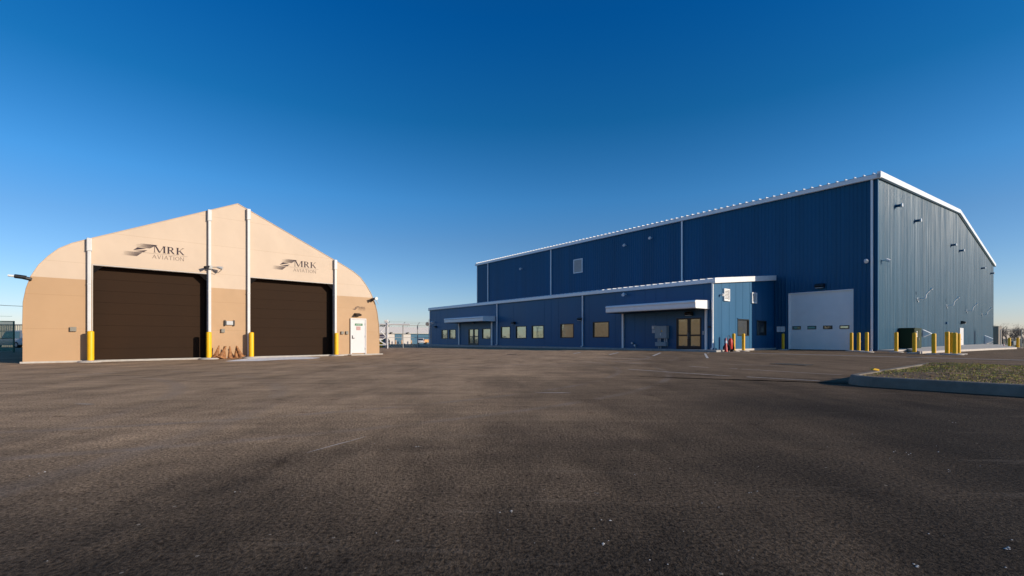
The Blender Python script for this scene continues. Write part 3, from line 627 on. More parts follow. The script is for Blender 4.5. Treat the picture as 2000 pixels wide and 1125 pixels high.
for i in range(6):
    xx = 13.71 + i * .053
    b.box(xx, xx + .008, -.080, -.076, 1.805, 1.855); b.box(xx + .008, xx + .032, -.080, -.076, 1.846, 1.855)
    if i % 2: b.box(xx + .008, xx + .032, -.080, -.076, 1.805, 1.814)
    else: b.box(xx + .024, xx + .032, -.080, -.076, 1.805, 1.846)
b.build('plate_marks', M['lens'], sg)
b = MB(); b.box(13.71, 13.97, -.072, -.062, 1.50, 1.72); b.build('notice', M['notice'], md)
b = MB(); b.prism([(-.02, 2.52), (-.02, 2.36), (-.12, 2.33), (-.34, 2.37), (-.36, 2.42), (-.1, 2.5)], 13.62, 13.92, 'x'); b.build('wall_lamp', M['black'], TH)
b = MB(); b.box(-.1, 15.4, -.12, -.002, -.2, .07); b.box(13.2, 14.5, -.55, -.12, -.2, .05)
for x in (dl, dr): pass
props(b.build('concrete_footing', M['pad'], loc=(TF.o[0], TF.o[1], 0), rz=TF.rot), kind='structure')
b = MB()
for x0, x1 in (dl, dr): b.box(x0 + .02, x1 - .02, -.35, .65, -.2, .04) 
props(b.build('door_threshold', M['pad'], loc=(TF.o[0], TF.o[1], 0), rz=TF.rot), kind='structure')

# logos: swoosh with speed streaks and serif lettering
def ink(name, c, fade=None):
    m = bpy.data.materials.new(name); m.use_nodes = True; N = m.node_tree.nodes; K = m.node_tree.links; p = N['Principled BSDF']
    p.inputs['Base Color'].default_value = (*c, 1); p.inputs['Roughness'].default_value = .6; p.inputs['Specular IOR Level'].default_value = .2
    tc = N.new('ShaderNodeTexCoord'); sp = N.new('ShaderNodeSeparateXYZ'); K.new(tc.outputs['Object'], sp.inputs[0])
    nz = N.new('ShaderNodeTexNoise'); nz.inputs['Scale'].default_value = 30; K.new(tc.outputs['Object'], nz.inputs['Vector'])
    if fade:
        r = N.new('ShaderNodeMapRange'); r.inputs[1].default_value = fade[0]; r.inputs[2].default_value = fade[1]; K.new(sp.outputs[0], r.inputs[0])
        g = N.new('ShaderNodeMath'); g.operation = 'POWER'; g.inputs[1].default_value = 1.3; K.new(r.outputs[0], g.inputs[0]); K.new(g.outputs[0], p.inputs['Alpha'])
    return m
M['ink'] = ink('logo_ink', (0.045, 0.030, 0.040)); M['ink2'] = ink('logo_ink_grey', (0.16, 0.115, 0.105))
M['inkf'] = ink('logo_ink_fading_upper', (0.10, 0.075, 0.075), (-1.28, -0.5)); M['inkg'] = ink('logo_ink_fading_lower', (0.10, 0.075, 0.08), (-1.68, -0.95))
GLY = {}
def stroke(b, pts): b.add([(x, 0, z) for x, z in pts], [list(range(len(pts)))])
def letter(b, ch, x, z, w, h, bold):
    t = .20 * h if bold else .105 * h; th = t * (.36 if bold else .72); sf = .035 * h + .004 if bold else .03 * h + .003; so_ = t * .45
    def bar(x0, z0, x1, z1, ww): stroke(b, [(x + x0 * w - ww / 2, z + z0 * h), (x + x0 * w + ww / 2, z + z0 * h), (x + x1 * w + ww / 2, z + z1 * h), (x + x1 * w - ww / 2, z + z1 * h)])
    def ser(xc, zc, ww): zz = z + zc * h - (sf if zc > .5 else 0); stroke(b, [(x + xc * w - ww / 2 - so_, zz), (x + xc * w + ww / 2 + so_, zz), (x + xc * w + ww / 2 + so_, zz + sf), (x + xc * w - ww / 2 - so_, zz + sf)])
    def ring(cx, cz, rx, rz, tx_, tz_, a0=0, a1=360, n=20):
        for i in range(n):
            p, q = R(a0 + (a1 - a0) * i / n), R(a0 + (a1 - a0) * (i + 1) / n)
            f = lambda a, k: (x + cx * w + (rx * w - (tx_ if k else 0)) * math.cos(a), z + cz * h + (rz * h - (tz_ if k else 0)) * math.sin(a))
            stroke(b, [f(p, 0), f(q, 0), f(q, 1), f(p, 1)])
    if ch == 'M': bar(.10, 0, .10, 1, th); bar(.16, 1, .50, .02, t); bar(.50, .02, .84, 1, th); bar(.88, 0, .88, 1, t); ser(.10, 0, th); ser(.88, 0, t); ser(.88, 1, t)
    elif ch == 'R':
        bar(.18, 0, .18, 1, t); ser(.18, 0, t); ser(.18, 1, t); ring(.45, .74, .40, .26, t * .9, th, -90, 90, 12)
        stroke(b, [(x + .18 * w, z + h - th), (x + .46 * w, z + h - th), (x + .46 * w, z + h), (x + .18 * w, z + h)]); stroke(b, [(x + .18 * w, z + .48 * h), (x + .46 * w, z + .48 * h), (x + .46 * w, z + .48 * h + th), (x + .18 * w, z + .48 * h + th)])
        bar(.48, .50, .92, 0, t)
    elif ch == 'K': bar(.18, 0, .18, 1, t); ser(.18, 0, t); ser(.18, 1, t); bar(.26, .42, .84, 1, th); bar(.42, .56, .90, 0, t); ser(.84, 1, th)
    elif ch == 'A': bar(.10, 0, .50, 1, th); bar(.50, 1, .88, 0, t); stroke(b, [(x + .25 * w, z + .34 * h), (x + .72 * w, z + .34 * h), (x + .72 * w, z + .34 * h + th), (x + .25 * w, z + .34 * h + th)]); ser(.10, 0, th); ser(.88, 0, t)
    elif ch == 'V': bar(.12, 1, .50, 0, t); bar(.50, 0, .90, 1, th); ser(.12, 1, t); ser(.90, 1, th)
    elif ch == 'I': bar(.5, 0, .5, 1, t); ser(.5, 0, t); ser(.5, 1, t)
    elif ch == 'T': bar(.5, 0, .5, 1, t); ser(.5, 0, t); stroke(b, [(x + .04 * w, z + h - th * 1.2), (x + .96 * w, z + h - th * 1.2), (x + .96 * w, z + h), (x + .04 * w, z + h)])
    elif ch == 'O': ring(.5, .5, .46, .51, t, th)
    elif ch == 'N': bar(.12, 0, .12, 1, th); bar(.16, 1, .86, 0, t); bar(.88, 0, .88, 1, th); ser(.12, 0, th); ser(.88, 1, th)
def logo(px, py, s):
    x, z = tx(px, py)
    def part(fn, name, mtl, dy):
        b = MB(); fn(b); me_o = b.build(name, mtl, lo if name != 'logo' else TH, loc=(0, dy, 0)); return me_o
    b = MB()
    stroke(b, [(-1.10, .205), (-.78, .19), (-1.25, .06)]); stroke(b, [(-1.22, .03), (-.74, .125), (-.87, .02)])
    lo = b.build('logo', M['ink'], TH, loc=(x, -.006, z)); lo.scale = (s, 1, s)
    def up(b):
        n = 9
        for i in range(n):
            t0 = i / n; zt = .40 - .19 * t0; zb = zt - .019 + .002 * math.sin(i * 2); xr = -.40 - .25 * t0; xl = -1.02 - .24 * t0 + .12 * math.sin(i * 1.9)
            stroke(b, [(xl, zb), (xr - .03, zb), (xr, zt), (xl + .04, zt)])
        stroke(b, [(-.60, .34), (-.48, .355), (-.36, .40), (-.52, .40)])
    part(up, 'speed_streaks', M['inkf'], 0.001)
    def dn(b):
        n = 9
        for i in range(n):
            t0 = i / n; zt = -.005 - .19 * t0; zb = zt - (.0205 if i > 3 else .018); xr = -.92 - .20 * t0; xl = -1.60 - .06 * t0 + .07 * math.sin(i * 2.3)
            stroke(b, [(xl, zb), (xr - .022, zb), (xr, zt), (xl + .03, zt)])
    part(dn, 'speed_streaks', M['inkg'], 0.001)
    def mrk(b): letter(b, 'M', -.53, .055, .46, .32, True); letter(b, 'R', -.02, .055, .28, .32, True); letter(b, 'K', .32, .055, .32, .32, True)
    part(mrk, 'lettering', M['ink'], -0.001)
    def av(b):
        xs = -.58
        for ch, w in zip('AVIATION', (.19, .17, .09, .18, .16, .09, .185, .18)): letter(b, ch, xs, -.225, w * .92, .17, False); xs += w - .003
    part(av, 'lettering', M['ink2'], -0.001)
    def rule(b): stroke(b, [(-1.0, -.004), (.76, -.004), (.76, .004), (-1.0, .004)])
    part(rule, 'underline', M['ink2'], -0.001)
x1_, _ = tx(362, 485); x0_, _ = tx(300, 485); base = x1_ - x0_
logo(327.5, 497.8, 1.0)
xb, _ = tx(618.5, 520); xa, _ = tx(574.2, 520); logo(594.2, 524.0, (xb - xa) / base)
xb, _ = tx(713.6, 600); xa, _ = tx(700.2, 600); logo(706.3, 603.5, (xb - xa) / base)

# ---------------------------------------------------------------- bollards
def make_bollard(pad=True, h=1.32):
    t = thing('bollard', (0, 0, 0), 0, '-', 'bollard')
    b = MB(); r = .115
    b.lathe([(r, .0), (r, h - .06), (r * .96, h - .03), (r * .7, h - .006), (0.001, h)], n=20); b.build('sleeve', M['yellow'], t)
    b = MB(); b.lathe([(.42, -.05), (.42, .035), (.36, .055), (.13, .075)], n=18); b.build('base_pad', M['pad'], t)
    return t
proto = make_bollard(); used = False
def bollard(x, y, label, group, rz=0, s=1.0):
    global used
    o = proto if not used else copy_tree(proto); used = True
    o.location = (x, y, gz(y)); o.rotation_euler = (0, 0, rz); o.scale = (1, 1, s); o['label'] = label; o['group'] = group; return o
gT = 'yellow bollards guarding the tan hangar doors'
for px, off, lab in ((177, -.40, 'yellow bollard in front of the leftmost white post of the tan hangar'), (408, -.40, 'yellow bollard left of the row of brown cones'),
                     (491, -.38, 'yellow bollard right of the row of brown cones'), (657, -.36, 'yellow bollard at the right door of the tan hangar, nearest the white entry door')):
    x, _ = TF.xz(px, 650, off); w = TF.w(x, off); bollard(w[0], w[1], lab, gT)
gO = 'yellow bollards around the blue hangar'
for px, py, lab, s in ((1433, 686.5, 'yellow bollard beside the red cone at the office end wall', 1.05), (1452, 686.2, 'yellow bollard below the end window of the office wing', 1.05),
    (1529.5, 683.6, 'lone yellow bollard left of the white overhead door, under the small white sign', 1.08), (1663, 686.0, 'shaded yellow bollard against the right side of the white overhead door', 1.1),
    (1677, 686.6, 'middle yellow bollard of the three right of the overhead door', 1.1), (1693, 688.0, 'yellow bollard just left of the corner downspout of the hangar', 1.1),
    (1750.5, 688.2, 'yellow bollard at the left of the green transformer', 1.1), (1786, 690.2, 'yellow bollard in front of the right corner of the green transformer', 1.05),
    (1824, 692, 'yellow bollard standing alone between transformer and bollard cluster', 1.0), (1850, 692.5, 'thickest looking leftmost bollard of the cluster of four by the side door', 1.08),
    (1857.8, 691.2, 'second bollard from left in the cluster of four by the side door', 1.05), (1865, 693, 'third bollard from left in the cluster of four by the side door', 1.03), (1871.8, 691.8, 'rightmost bollard of the cluster of four, nearest the white side door', 1.0)):
    x, y = gp(px, py); bollard(x, y, lab, gO, random.random() * 3, s)
for px, lab in ((1971.5, 'far yellow bollard left of the gas meter at the right fence'), (1988, 'far yellow bollard right of the gas meter at the right fence')):
    y = 50.0; bollard((px - 1000) / FPX * y, y, lab, 'far bollards at the right fence', 0, .85)

# ---------------------------------------------------------------- cones
def make_cone(mtl, band, h=.62):
    t = thing('traffic_cone', (0, 0, 0), 0, '-', 'traffic cone')
    b = MB(); b.lathe([(.125, .03), (.11, .08), (.028, h - .02), (.022, h)], n=16); b.build('cone_body', mtl, t)
    b = MB(); b.box(-.17, .17, -.17, .17, 0.0, .03); b.build('base', M['black'] if band else mtl, t, .01)
    if band: b = MB(); b.lathe([(.068, h * .62), (.050, h * .80)], n=16); b.build('reflective_band', M['lens'], t)
    return t
cp = make_cone(M['rust_cone'], False)
cl = [(421, 'tipped dark end'), (430, 'leaning sideways'), (436.5, 'upright'), (449.5, 'upright'), (461.5, 'double'), (472, 'leaning left')]
labs = ['brown cone lying against the second white post, leftmost of the cones', 'second brown cone from the left, leaning over to the right', 'third brown cone from the left, standing upright',
        'fourth brown cone from the left, standing in the middle of the wall', 'fifth brown cone from the left, with a dark shadow at its side', 'rightmost brown cone, leaning left, beside the third white post']
for i, ((px, _), lab) in enumerate(zip(cl, labs)):
    o = cp if i == 0 else copy_tree(cp); off = -.42 - .08 * (i % 2); x, _ = TF.xz(px, 690, off); w = TF.w(x, off)
    o.location = (w[0], w[1], 0.0); tilt = (14, 24, 4, -3, 3, -22)[i]; o.rotation_euler = (0, R(tilt), TF.rot + i * .3 if abs(tilt) < 8 else TF.rot)
    if abs(tilt) > 8: o.location.z = .06
    o['label'] = lab; o['group'] = 'brown traffic cones along the tan wall'
x, y = gp(1418, 687.5); rc = make_cone(M['red'], True, 1.05); rc.location = (x, y, 0); rc['label'] = 'tall red traffic cone with a white band by the office end wall'
rc.children[0].scale = (1.25, 1.25, 1); rc.children[2].scale = (1.25, 1.25, 1)

# wheeled extinguisher beside it
x, y = gp(1426.5, 687.0)
wx = thing('wheeled_extinguisher', (x, y, 0), LF.rot + R(90), 'black wheeled extinguisher cart with hose, between red cone and yellow bollard', 'extinguisher cart')
b = MB(); b.tube([(-.2, .1, .25), (-.2, .1, 1.05), (-.12, .1, 1.2), (.12, .1, 1.2), (.2, .1, 1.05), (.2, .1, .25)], .022, 6); b.tube([(-.2, .1, .3), (-.2, -.3, .05)], .02, 6); b.tube([(.2, .1, .3), (.2, -.3, .05)], .02, 6); b.build('cart_frame', M['black'], wx)
for s in (-.32, .32): b = MB(); b.tube([(s - .04, .12, .28), (s + .04, .12, .28)], .28, 18); w_ = b.build('wheel', M['tyre'], wx); b = MB(); b.tube([(s - .05, .12, .28), (s + .05, .12, .28)], .11, 12); b.build('hub', M['light_grey'], w_)
b = MB(); b.lathe([(.12, .2), (.15, .26), (.15, .85), (.11, .97), (.04, 1.02)], n=16); b.build('tank', M['red'], wx)
b = MB(); pts = [(.17 + .07 * math.cos(t * .55), -.12 + .02 * math.sin(t), .35 + .62 * abs(math.sin(t * .28))) for t in range(26)]; b.tube(pts, .022, 6); b.build('hose', M['black'], wx)

# small sign on the wall
sx, sz = LF.xz(1525, 643, -.08); w = LF.w(sx, -.075)
ws = thing('wall_sign', (w[0], w[1], sz), LF.rot, 'small blank looking white sign left of the overhead door', 'sign')
b = MB(); b.box(-.34, .34, -.012, .012, -.24, .24); b.build('sign_plate', M['white_metal'], ws, .005)
b = MB()
for i in range(4): b.box(-.24, .24 - .06 * (i % 2), -.017, -.013, .14 - i * .09, .155 - i * .09)
b.build('sign_print', M['light_grey'], ws)

# electrical cabinets at the office wall
def ofp(px, py): x, z = ofx(px, py); return x, z
x0, z1 = ofx(1285, 637); x1, z0 = ofx(1307.5, 661); w = LF.w(OX0 + x0, -OW - .02)
ec = thing('electrical_cabinet', (w[0], w[1], .14), LF.rot, 'grey two door electrical cabinet with conduits and lower box on the office wall', 'electrical cabinet')
W = x1 - x0; b = MB(); b.box(0, W, -.42, -.02, z0 - .14, z1 - .14); b.build('cabinet', M['grey_box'], ec, .015)
for q0, q1 in ((.03, W / 2 - .008), (W / 2 + .008, W - .03)): b = MB(); b.box(q0, q1, -.436, -.424, z0 - .1, z1 - .18); b.build('cabinet_door', M['grey_box'], ec, .004)
b = MB(); b.box(W / 2 - .02, W / 2 + .03, -.46, -.438, z0 + .1, z0 + .3); b.build('handle', M['lens'], ec)
b = MB(); b.add([(W / 2 + .02, -.439, z0 + .42), (W / 2 + .2, -.439, z0 + .42), (W / 2 + .11, -.439, z0 + .57)], [(0, 1, 2)]); b.build('warning_mark', M['yellow'], ec)
b = MB(); b.box(0, W * .92, -.40, -.02, .22, .56); b.build('lower_box', M['grey_box'], ec, .015)
for q in (.18, .34, .74, .9): b = MB(); b.tube([(W * q, -.22, .55), (W * q, -.22, z0 - .1)], .055, 8); b.build('coupling', M['light_grey'], ec)
for q in (.2, .38): b = MB(); b.tube([(W * q, -.2, 0), (W * q, -.2, .23)], .05, 8); b.build('ground_conduit', M['galv'], ec)
x0, z1 = ofx(1275.5, 636.5); x1, z0 = ofx(1283, 650.5); w = LF.w(OX0 + x0, -OW - .02)
mb = thing('electric_meter', (w[0], w[1], z0), LF.rot, 'small grey meter box left of the large electrical cabinet', 'meter'); W = x1 - x0; H = z1 - z0
b = MB(); b.box(0, W, -.14, -.02, 0, H * .46); b.box(0, W, -.16, -.02, H * .5, H); b.build('meter_box', M['light_grey'], mb, .01)
b = MB(); b.tube([(W * .45, -.16, H * .74), (W * .45, -.25, H * .74)], .10, 14); b.build('meter_dial', M['lens'], mb)
x, z = ofx(1237, 669); w = LF.w(OX0 + x, -OW - .02)
st = thing('standpipe', (w[0], w[1], .14), LF.rot, 'small twin pipe fitting low on the wall left of the electrical cabinet', 'pipe fitting')
b = MB(); b.tube([(0, 0, .45), (0, -.18, .45)], .07, 10); b.tube([(.3, 0, .25), (.3, -.18, .25)], .06, 10); b.tube([(.32, -.12, .0), (.32, -.12, .25)], .03, 8); b.build('pipes', M['galv'], st)
for q, zq in ((0, .45), (.3, .25)): b = MB(); b.tube([(q, -.18, zq), (q, -.22, zq)], .085, 10); b.build('cap', M['lens'], st)

# ---------------------------------------------------------------- transformer
TP = (1.6, 6.2)                          # out of the gable, along it
k = (1786 - 1000) / FPX; oy = 39.0; P = (k * oy, oy)
tr = thing('transformer', (P[0], P[1], 0), LF.rot, 'dark green pad mounted transformer beside the hangar gable', 'transformer')
# local: x toward the outer right (away from the gable), y along the gable; outer corner at the origin
b = MB(); b.box(-1.55, .15, -.15, 2.75, -.2, .14); b.build('concrete_base', M['concrete_light'], tr, .02)
b = MB(); b.box(-1.0, 0, 0, 2.6, .14, 1.84); b.box(-1.42, -1.0, .1, 2.5, .14, 1.72); b.build('tank', M['green_box'], tr, .03)
b = MB(); b.box(-1.03, .04, -.04, 2.64, 1.82, 1.90); b.build('lid', M['green_box'], tr, .02)
for q0, q1 in ((.1, 1.25), (1.32, 2.5)): b = MB(); b.box(.003, .03, q0, q1, .25, 1.76); b.build('cabinet_door', M['green_box'], tr, .01)
for z in (1.2, 1.38, 1.56): b = MB(); b.box(.032, .05, .55, .85, z - .06, z + .06); b.build('warning_label', M['lens'], tr)
b = MB(); b.box(.03, .09, 1.15, 1.25, .85, 1.05); b.build('handle', M['galv'], tr)

# ---------------------------------------------------------------- planted island
A = (7.05, 9.95); LX = LF.X; LY = LF.Y
def isl(a, c): return (A[0] + a * LX[0] + c * LY[0], A[1] + a * LX[1] + c * LY[1])
IW, IL = 8.6, 14.0
def rounded(inset, r, n=8):
    pts = []
    x0, x1, y0, y1 = inset, IL - inset, inset, IW - inset; r = max(.05, r - inset)
    for cx, cy, a0 in ((x0 + r, y0 + r, 180), (x1 - r, y0 + r, 270), (x1 - r, y1 - r, 0), (x0 + r, y1 - r, 90)):
        for i in range(n + 1): t = R(a0 + 90 * i / n); pts.append((cx + r * math.cos(t), cy + r * math.sin(t)))
    return pts
KH = .205
def ring_prof(b, prof, r=.7, n=8):
    rings = []
    for inset, z in prof: rings.append([(*isl(p[0], p[1]), z) for p in rounded(inset, r, n)])
    for a, c in zip(rings, rings[1:]):
        m = len(a)
        for i in range(m): b.add([a[i], a[(i + 1) % m], c[(i + 1) % m], c[i]], [(0, 1, 2, 3)], True)
b = MB(); ring_prof(b, [(0, -.1), (.015, .05), (.045, KH - .04), (.06, KH - .012), (.09, KH), (.20, KH), (.215, KH - .06)])
M['kerb'] = mat('kerb_concrete', (0.205, 0.175, 0.14), 0.95, 0.25, 2.2, bump=0.006, bscale=14, spec=.2); props(b.build('island_kerb', M['kerb']), kind='structure')
def hgt(a, c): 
    e = min(a, IL - a, c, IW - c); return KH - .03 + .06 * min(1, e / 1.2) + .055 * noise.noise(Vector((a * .9, c * .9, 1))) + .03 * noise.noise(Vector((a * 3.1, c * 3.1, 5))) * min(1, e)
b = MB(); nx_, ny_ = 110, 70; grid = []
for j in range(ny_ + 1):
    for i in range(nx_ + 1):
        a = .2 + (IL - .4) * i / nx_; c = .2 + (IW - .4) * j / ny_
        # keep inside the rounded corner
        if a < .7 and c < .7 and math.hypot(a - .7, c - .7) > .5: s = .5 / math.hypot(a - .7, c - .7); a = .7 + (a - .7) * s; c = .7 + (c - .7) * s
        grid.append((*isl(a, c), hgt(a, c)))
b.add(grid, [(j * (nx_ + 1) + i, j * (nx_ + 1) + i + 1, (j + 1) * (nx_ + 1) + i + 1, (j + 1) * (nx_ + 1) + i) for j in range(ny_) for i in range(nx_)], True)
props(b.build('island_soil', M['soil']), kind='structure')
b = MB(); b2 = MB()
rg = random.Random(3)
for _ in range(90000):
    a = rg.uniform(.25, IL - .25); c = rg.uniform(.25, IW - .25)
    if a < .7 and c < .7 and math.hypot(a - .7, c - .7) > .45: continue
    d = noise.noise(Vector((a * .55, c * .8, 9))) + .5 * noise.noise(Vector((a * 2.0, c * 2.0, 4)))
    edge = min(a, c)
    if d < -.28 + (.30 if a < .0 else 0) * rg.random(): 
        if rg.random() < .85: continue
    x, y = isl(a, c); z = hgt(a, c) - .01; hh = rg.uniform(.015, .042); t = rg.uniform(0, 6.28); w_ = rg.uniform(.006, .013); lean = rg.uniform(.0, .05); t2 = rg.uniform(0, 6.28)
    (b if rg.random() < .68 else b2).add([(x - w_ * math.cos(t), y - w_ * math.sin(t), z), (x + w_ * math.cos(t), y + w_ * math.sin(t), z), (x + lean * math.cos(t2), y + lean * math.sin(t2), z + hh)], [(0, 1, 2)])
M['blade'] = mat('green_grass_blade', (0.22, 0.28, 0.012), .7, .35, 1.2, c2=(.34, .30, .03)); M['blade2'] = mat('dry_grass_blade', (0.30, 0.18, 0.06), .8, .35, 3)
g = b.build('grass', M['blade']); props(g, 'short green grass growing on the kerbed island', 'grass', kind='stuff')
g = b2.build('grass', M['blade2']); props(g, 'dry straw coloured grass mixed in on the kerbed island', 'grass', kind='stuff')
b = MB()
for _ in range(420):
    a = rg.uniform(.3, IL * .7); c = rg.uniform(.25, IW - .3); x, y = isl(a, c); r = rg.uniform(.008, .035); z = hgt(a, c) + r * .2
    b.add([(x - r, y - r * .6, z), (x + r * .8, y - r, z - r * .3), (x + r, y + r * .7, z), (x - r * .6, y + r, z - r * .2), (x + rg.uniform(-.3, .3) * r, y, z + r * .9)], [(0, 1, 4), (1, 2, 4), (2, 3, 4), (3, 0, 4)])
props(b.build('clods', M['soil']), 'brown clods of earth between the island grass', 'earth', kind='stuff')
x, y = gp(1708, 725, KH); b = MB(); rr = random.Random(5)
vs = [(x + math.cos(i) * .11 * rr.uniform(.5, 1) * 1.3, y + math.sin(i) * .09, KH + .012 + rr.uniform(0, .05)) for i in range(7)] + [(x, y, KH + .07)]
b.add(vs, [(i, (i + 1) % 7, 7) for i in range(7)]); 
o = b.build('yellow_rag', M['yellow']); props(o, 'crumpled yellow scrap lying on the island kerb', 'rag'); sm_ = o.modifiers.new('s', 'SOLIDIFY'); sm_.thickness = .01

# ---------------------------------------------------------------- painted lines, drains, debris
def strip(p, q, w, lab=None):
    dx, dy = q[0] - p[0], q[1] - p[1]; n = math.hypot(dx, dy); nx, ny = -dy / n * w / 2, dx / n * w / 2; b = MB(); m = max(2, int(n / .35)); rs = random.Random(int(p[0] * 100))
    l = []; r = []
    for i in range(m + 1):
        t = i / m; j = 1 + rs.uniform(-.12, .12); l.append((p[0] + dx * t + nx * j, p[1] + dy * t + ny * j, .004)); r.append((p[0] + dx * t - nx * j, p[1] + dy * t - ny * j, .004))
    for i in range(m): b.quad(r[i], r[i+1], l[i+1], l[i])
    return props(b.build('parking_line', M['line']), kind='structure')
for a, c, w in (((1228, 721.3), (1430, 735), .07), ((1458, 736.2), (1602, 744.2), .07), ((1346, 715.5), (1384, 717.8), .06), ((1425, 719.5), (1440, 720.6), .06), ((1448, 721), (1645, 732.5), .05), ((1165, 698.6), (1272, 701.5), .1),
                ((1420, 711.3), (1520, 714.5), .04), ((1120, 690.7), (1134, 688.3), .16), ((1190, 692.6), (1208, 688.6), .13), ((1275.5, 695.2), (1290, 689.0), .13), ((1376.8, 690.5), (1382, 699.5), .12), ((1385, 686.9 + 2), (1381, 690), .1)):
    strip(gp(*a), gp(*c), w)
x, y = gp(1546, 712); b = MB(); b.box(-.62, .62, -.45, .45, 0.003, .012)
for i in range(12): b.box(-.58 + i * .1, -.54 + i * .1, -.42, .42, .012, .02)
props(b.build('storm_drain', M['grate'], loc=(x, y, 0), rz=LF.rot), 'dark iron storm drain grate in the open asphalt', 'drain')
for px, py, lab in ((1786, 697, 'small dark drain cover in front of the transformer'), (1000, 692, 'dark drain cover in the asphalt before the office wing')):
    x, y = gp(px, py); b = MB(); b.lathe([(.33, .002), (.33, .012), (.30, .016)], n=20); props(b.build('drain_cover', M['grate'], loc=(x, y, 0)), lab, 'drain')
# white powder swept out of the right door
b = MB(); rs = random.Random(8)
lo_pts = [(440, 705.8), (470, 705.6), (505, 705.2), (535, 703.6), (560, 702.4), (585, 701.8), (610, 701.0), (625, 699.4)]
hi_pts = [(446, 704.8), (468, 702.0), (492, 699.4), (520, 697.9), (548, 697.3), (575, 697.2), (600, 697.4), (625, 698.6)]
m_ = 6
rows_ = [[(gp(*a)[0] * (1 - k / m_) + gp(*c)[0] * k / m_, gp(*a)[1] * (1 - k / m_) + gp(*c)[1] * k / m_, .005) for k in range(m_ + 1)] for a, c in zip(lo_pts, hi_pts)]
for r0, r1 in zip(rows_, rows_[1:]):
    for k in range(m_): b.quad(r0[k], r1[k], r1[k + 1], r0[k + 1])
def patchy(base, name, sc_, lo, hi):
    m = mat(name, base, .95, .1, 9); N = m.node_tree.nodes; K = m.node_tree.links; n = N.new('ShaderNodeTexNoise'); n.inputs['Scale'].default_value = sc_; n.inputs['Detail'].default_value = 6
    tc = N.new('ShaderNodeTexCoord'); K.new(tc.outputs['Object'], n.inputs['Vector']); r = N.new('ShaderNodeMapRange'); r.inputs[1].default_value = lo; r.inputs[2].default_value = hi; K.new(n.outputs[0], r.inputs[0]); K.new(r.outputs[0], N['Principled BSDF'].inputs['Alpha']); return m
props(b.build('white_powder', patchy((.82, .80, .78), 'patchy_powder', 3.5, .22, .42)), 'white powder spilled before the right brown door', 'powder', kind='stuff')
# pebbles and chips
b = MB(); rs = random.Random(21)
spots = [gp(*p) for p in ((1861, 826), (1754, 883), (1782, 887), (1832, 883), (1785, 1105), (1983, 1073), (1181, 1060), (987, 1002), (1180, 1018), (820, 872), (465, 960), (78, 925), (1468, 961), (1857, 920))]
def chip_(x, y, r):
    b.add([(x + r * math.cos(k * 1.25) * rs.uniform(.6, 1), y + r * math.sin(k * 1.25) * rs.uniform(.6, 1), .002) for k in range(5)] + [(x, y, r * .7)], [(k, (k + 1) % 5, 5) for k in range(5)])
for x, y in spots:
    for _ in range(3): chip_(x + rs.gauss(0, .03), y + rs.gauss(0, .02), rs.uniform(.004, .011))
for _ in range(260):
    y = 1.6 + rs.random() ** 1.6 * 26; x = rs.uniform(-1.15, 1.15) * y; chip_(x, y, rs.uniform(.002, .006))
props(b.build('gravel_chips', M['stone']), 'pale gravel chips scattered over the asphalt', 'gravel', kind='stuff')

# dark tapered streaks laid on the asphalt
M['dark_streak'] = mat('dark_matte_streak', (0.006, 0.005, 0.005), 1.0, 0.3, 6, spec=.0)
def streak(pts, w):
    rs = random.Random(len(pts) + int(pts[0][0])); b = MB(); P_ = []
    for (p, q) in zip(pts, pts[1:]):
        n = max(2, int(math.hypot(q[0] - p[0], q[1] - p[1]) / .25)); P_ += [(p[0] + (q[0] - p[0]) * i / n, p[1] + (q[1] - p[1]) * i / n) for i in range(n)]
    P_.append(pts[-1]); m = len(P_); L_ = []; R_ = []
    for i, p in enumerate(P_):
        a = P_[max(0, i - 1)]; c = P_[min(m - 1, i + 1)]; dx, dy = c[0] - a[0], c[1] - a[1]; d = math.hypot(dx, dy) or 1; k = w / 2 * min(1, .25 + 4 * min(i, m - 1 - i) / m) * rs.uniform(.7, 1.3); o_ = rs.gauss(0, .012)
        L_.append((p[0] - dy / d * (k + o_), p[1] + dx / d * (k + o_), .005)); R_.append((p[0] + dy / d * (k - o_), p[1] - dx / d * (k - o_), .005))
    for i in range(m - 1): b.quad(R_[i], R_[i+1], L_[i+1], L_[i])
    return props(b.build('asphalt_streak', M['dark_streak']), kind='structure')
streak([gp(1245, 735.5), gp(1330, 738.5), gp(1440, 742), gp(1560, 745.8), gp(1660, 749.5)], .16)
def scratch(a, c, w):
    o = streak([gp(*a), gp((a[0] + c[0]) / 2, (a[1] + c[1]) / 2 + .2), gp(*c)], w); o.data.materials[0] = M['line']; o.name = 'scuff_mark'; return o
scratch((600, 885), (712, 853), .014); scratch((148, 789), (184, 790), .03); scratch((180, 730), (232, 728), .06); scratch((1045, 767), (1115, 767.5), .04)
streak([gp(1316, 731.5), gp(1400, 734.2), gp(1445, 735.4)], .08)

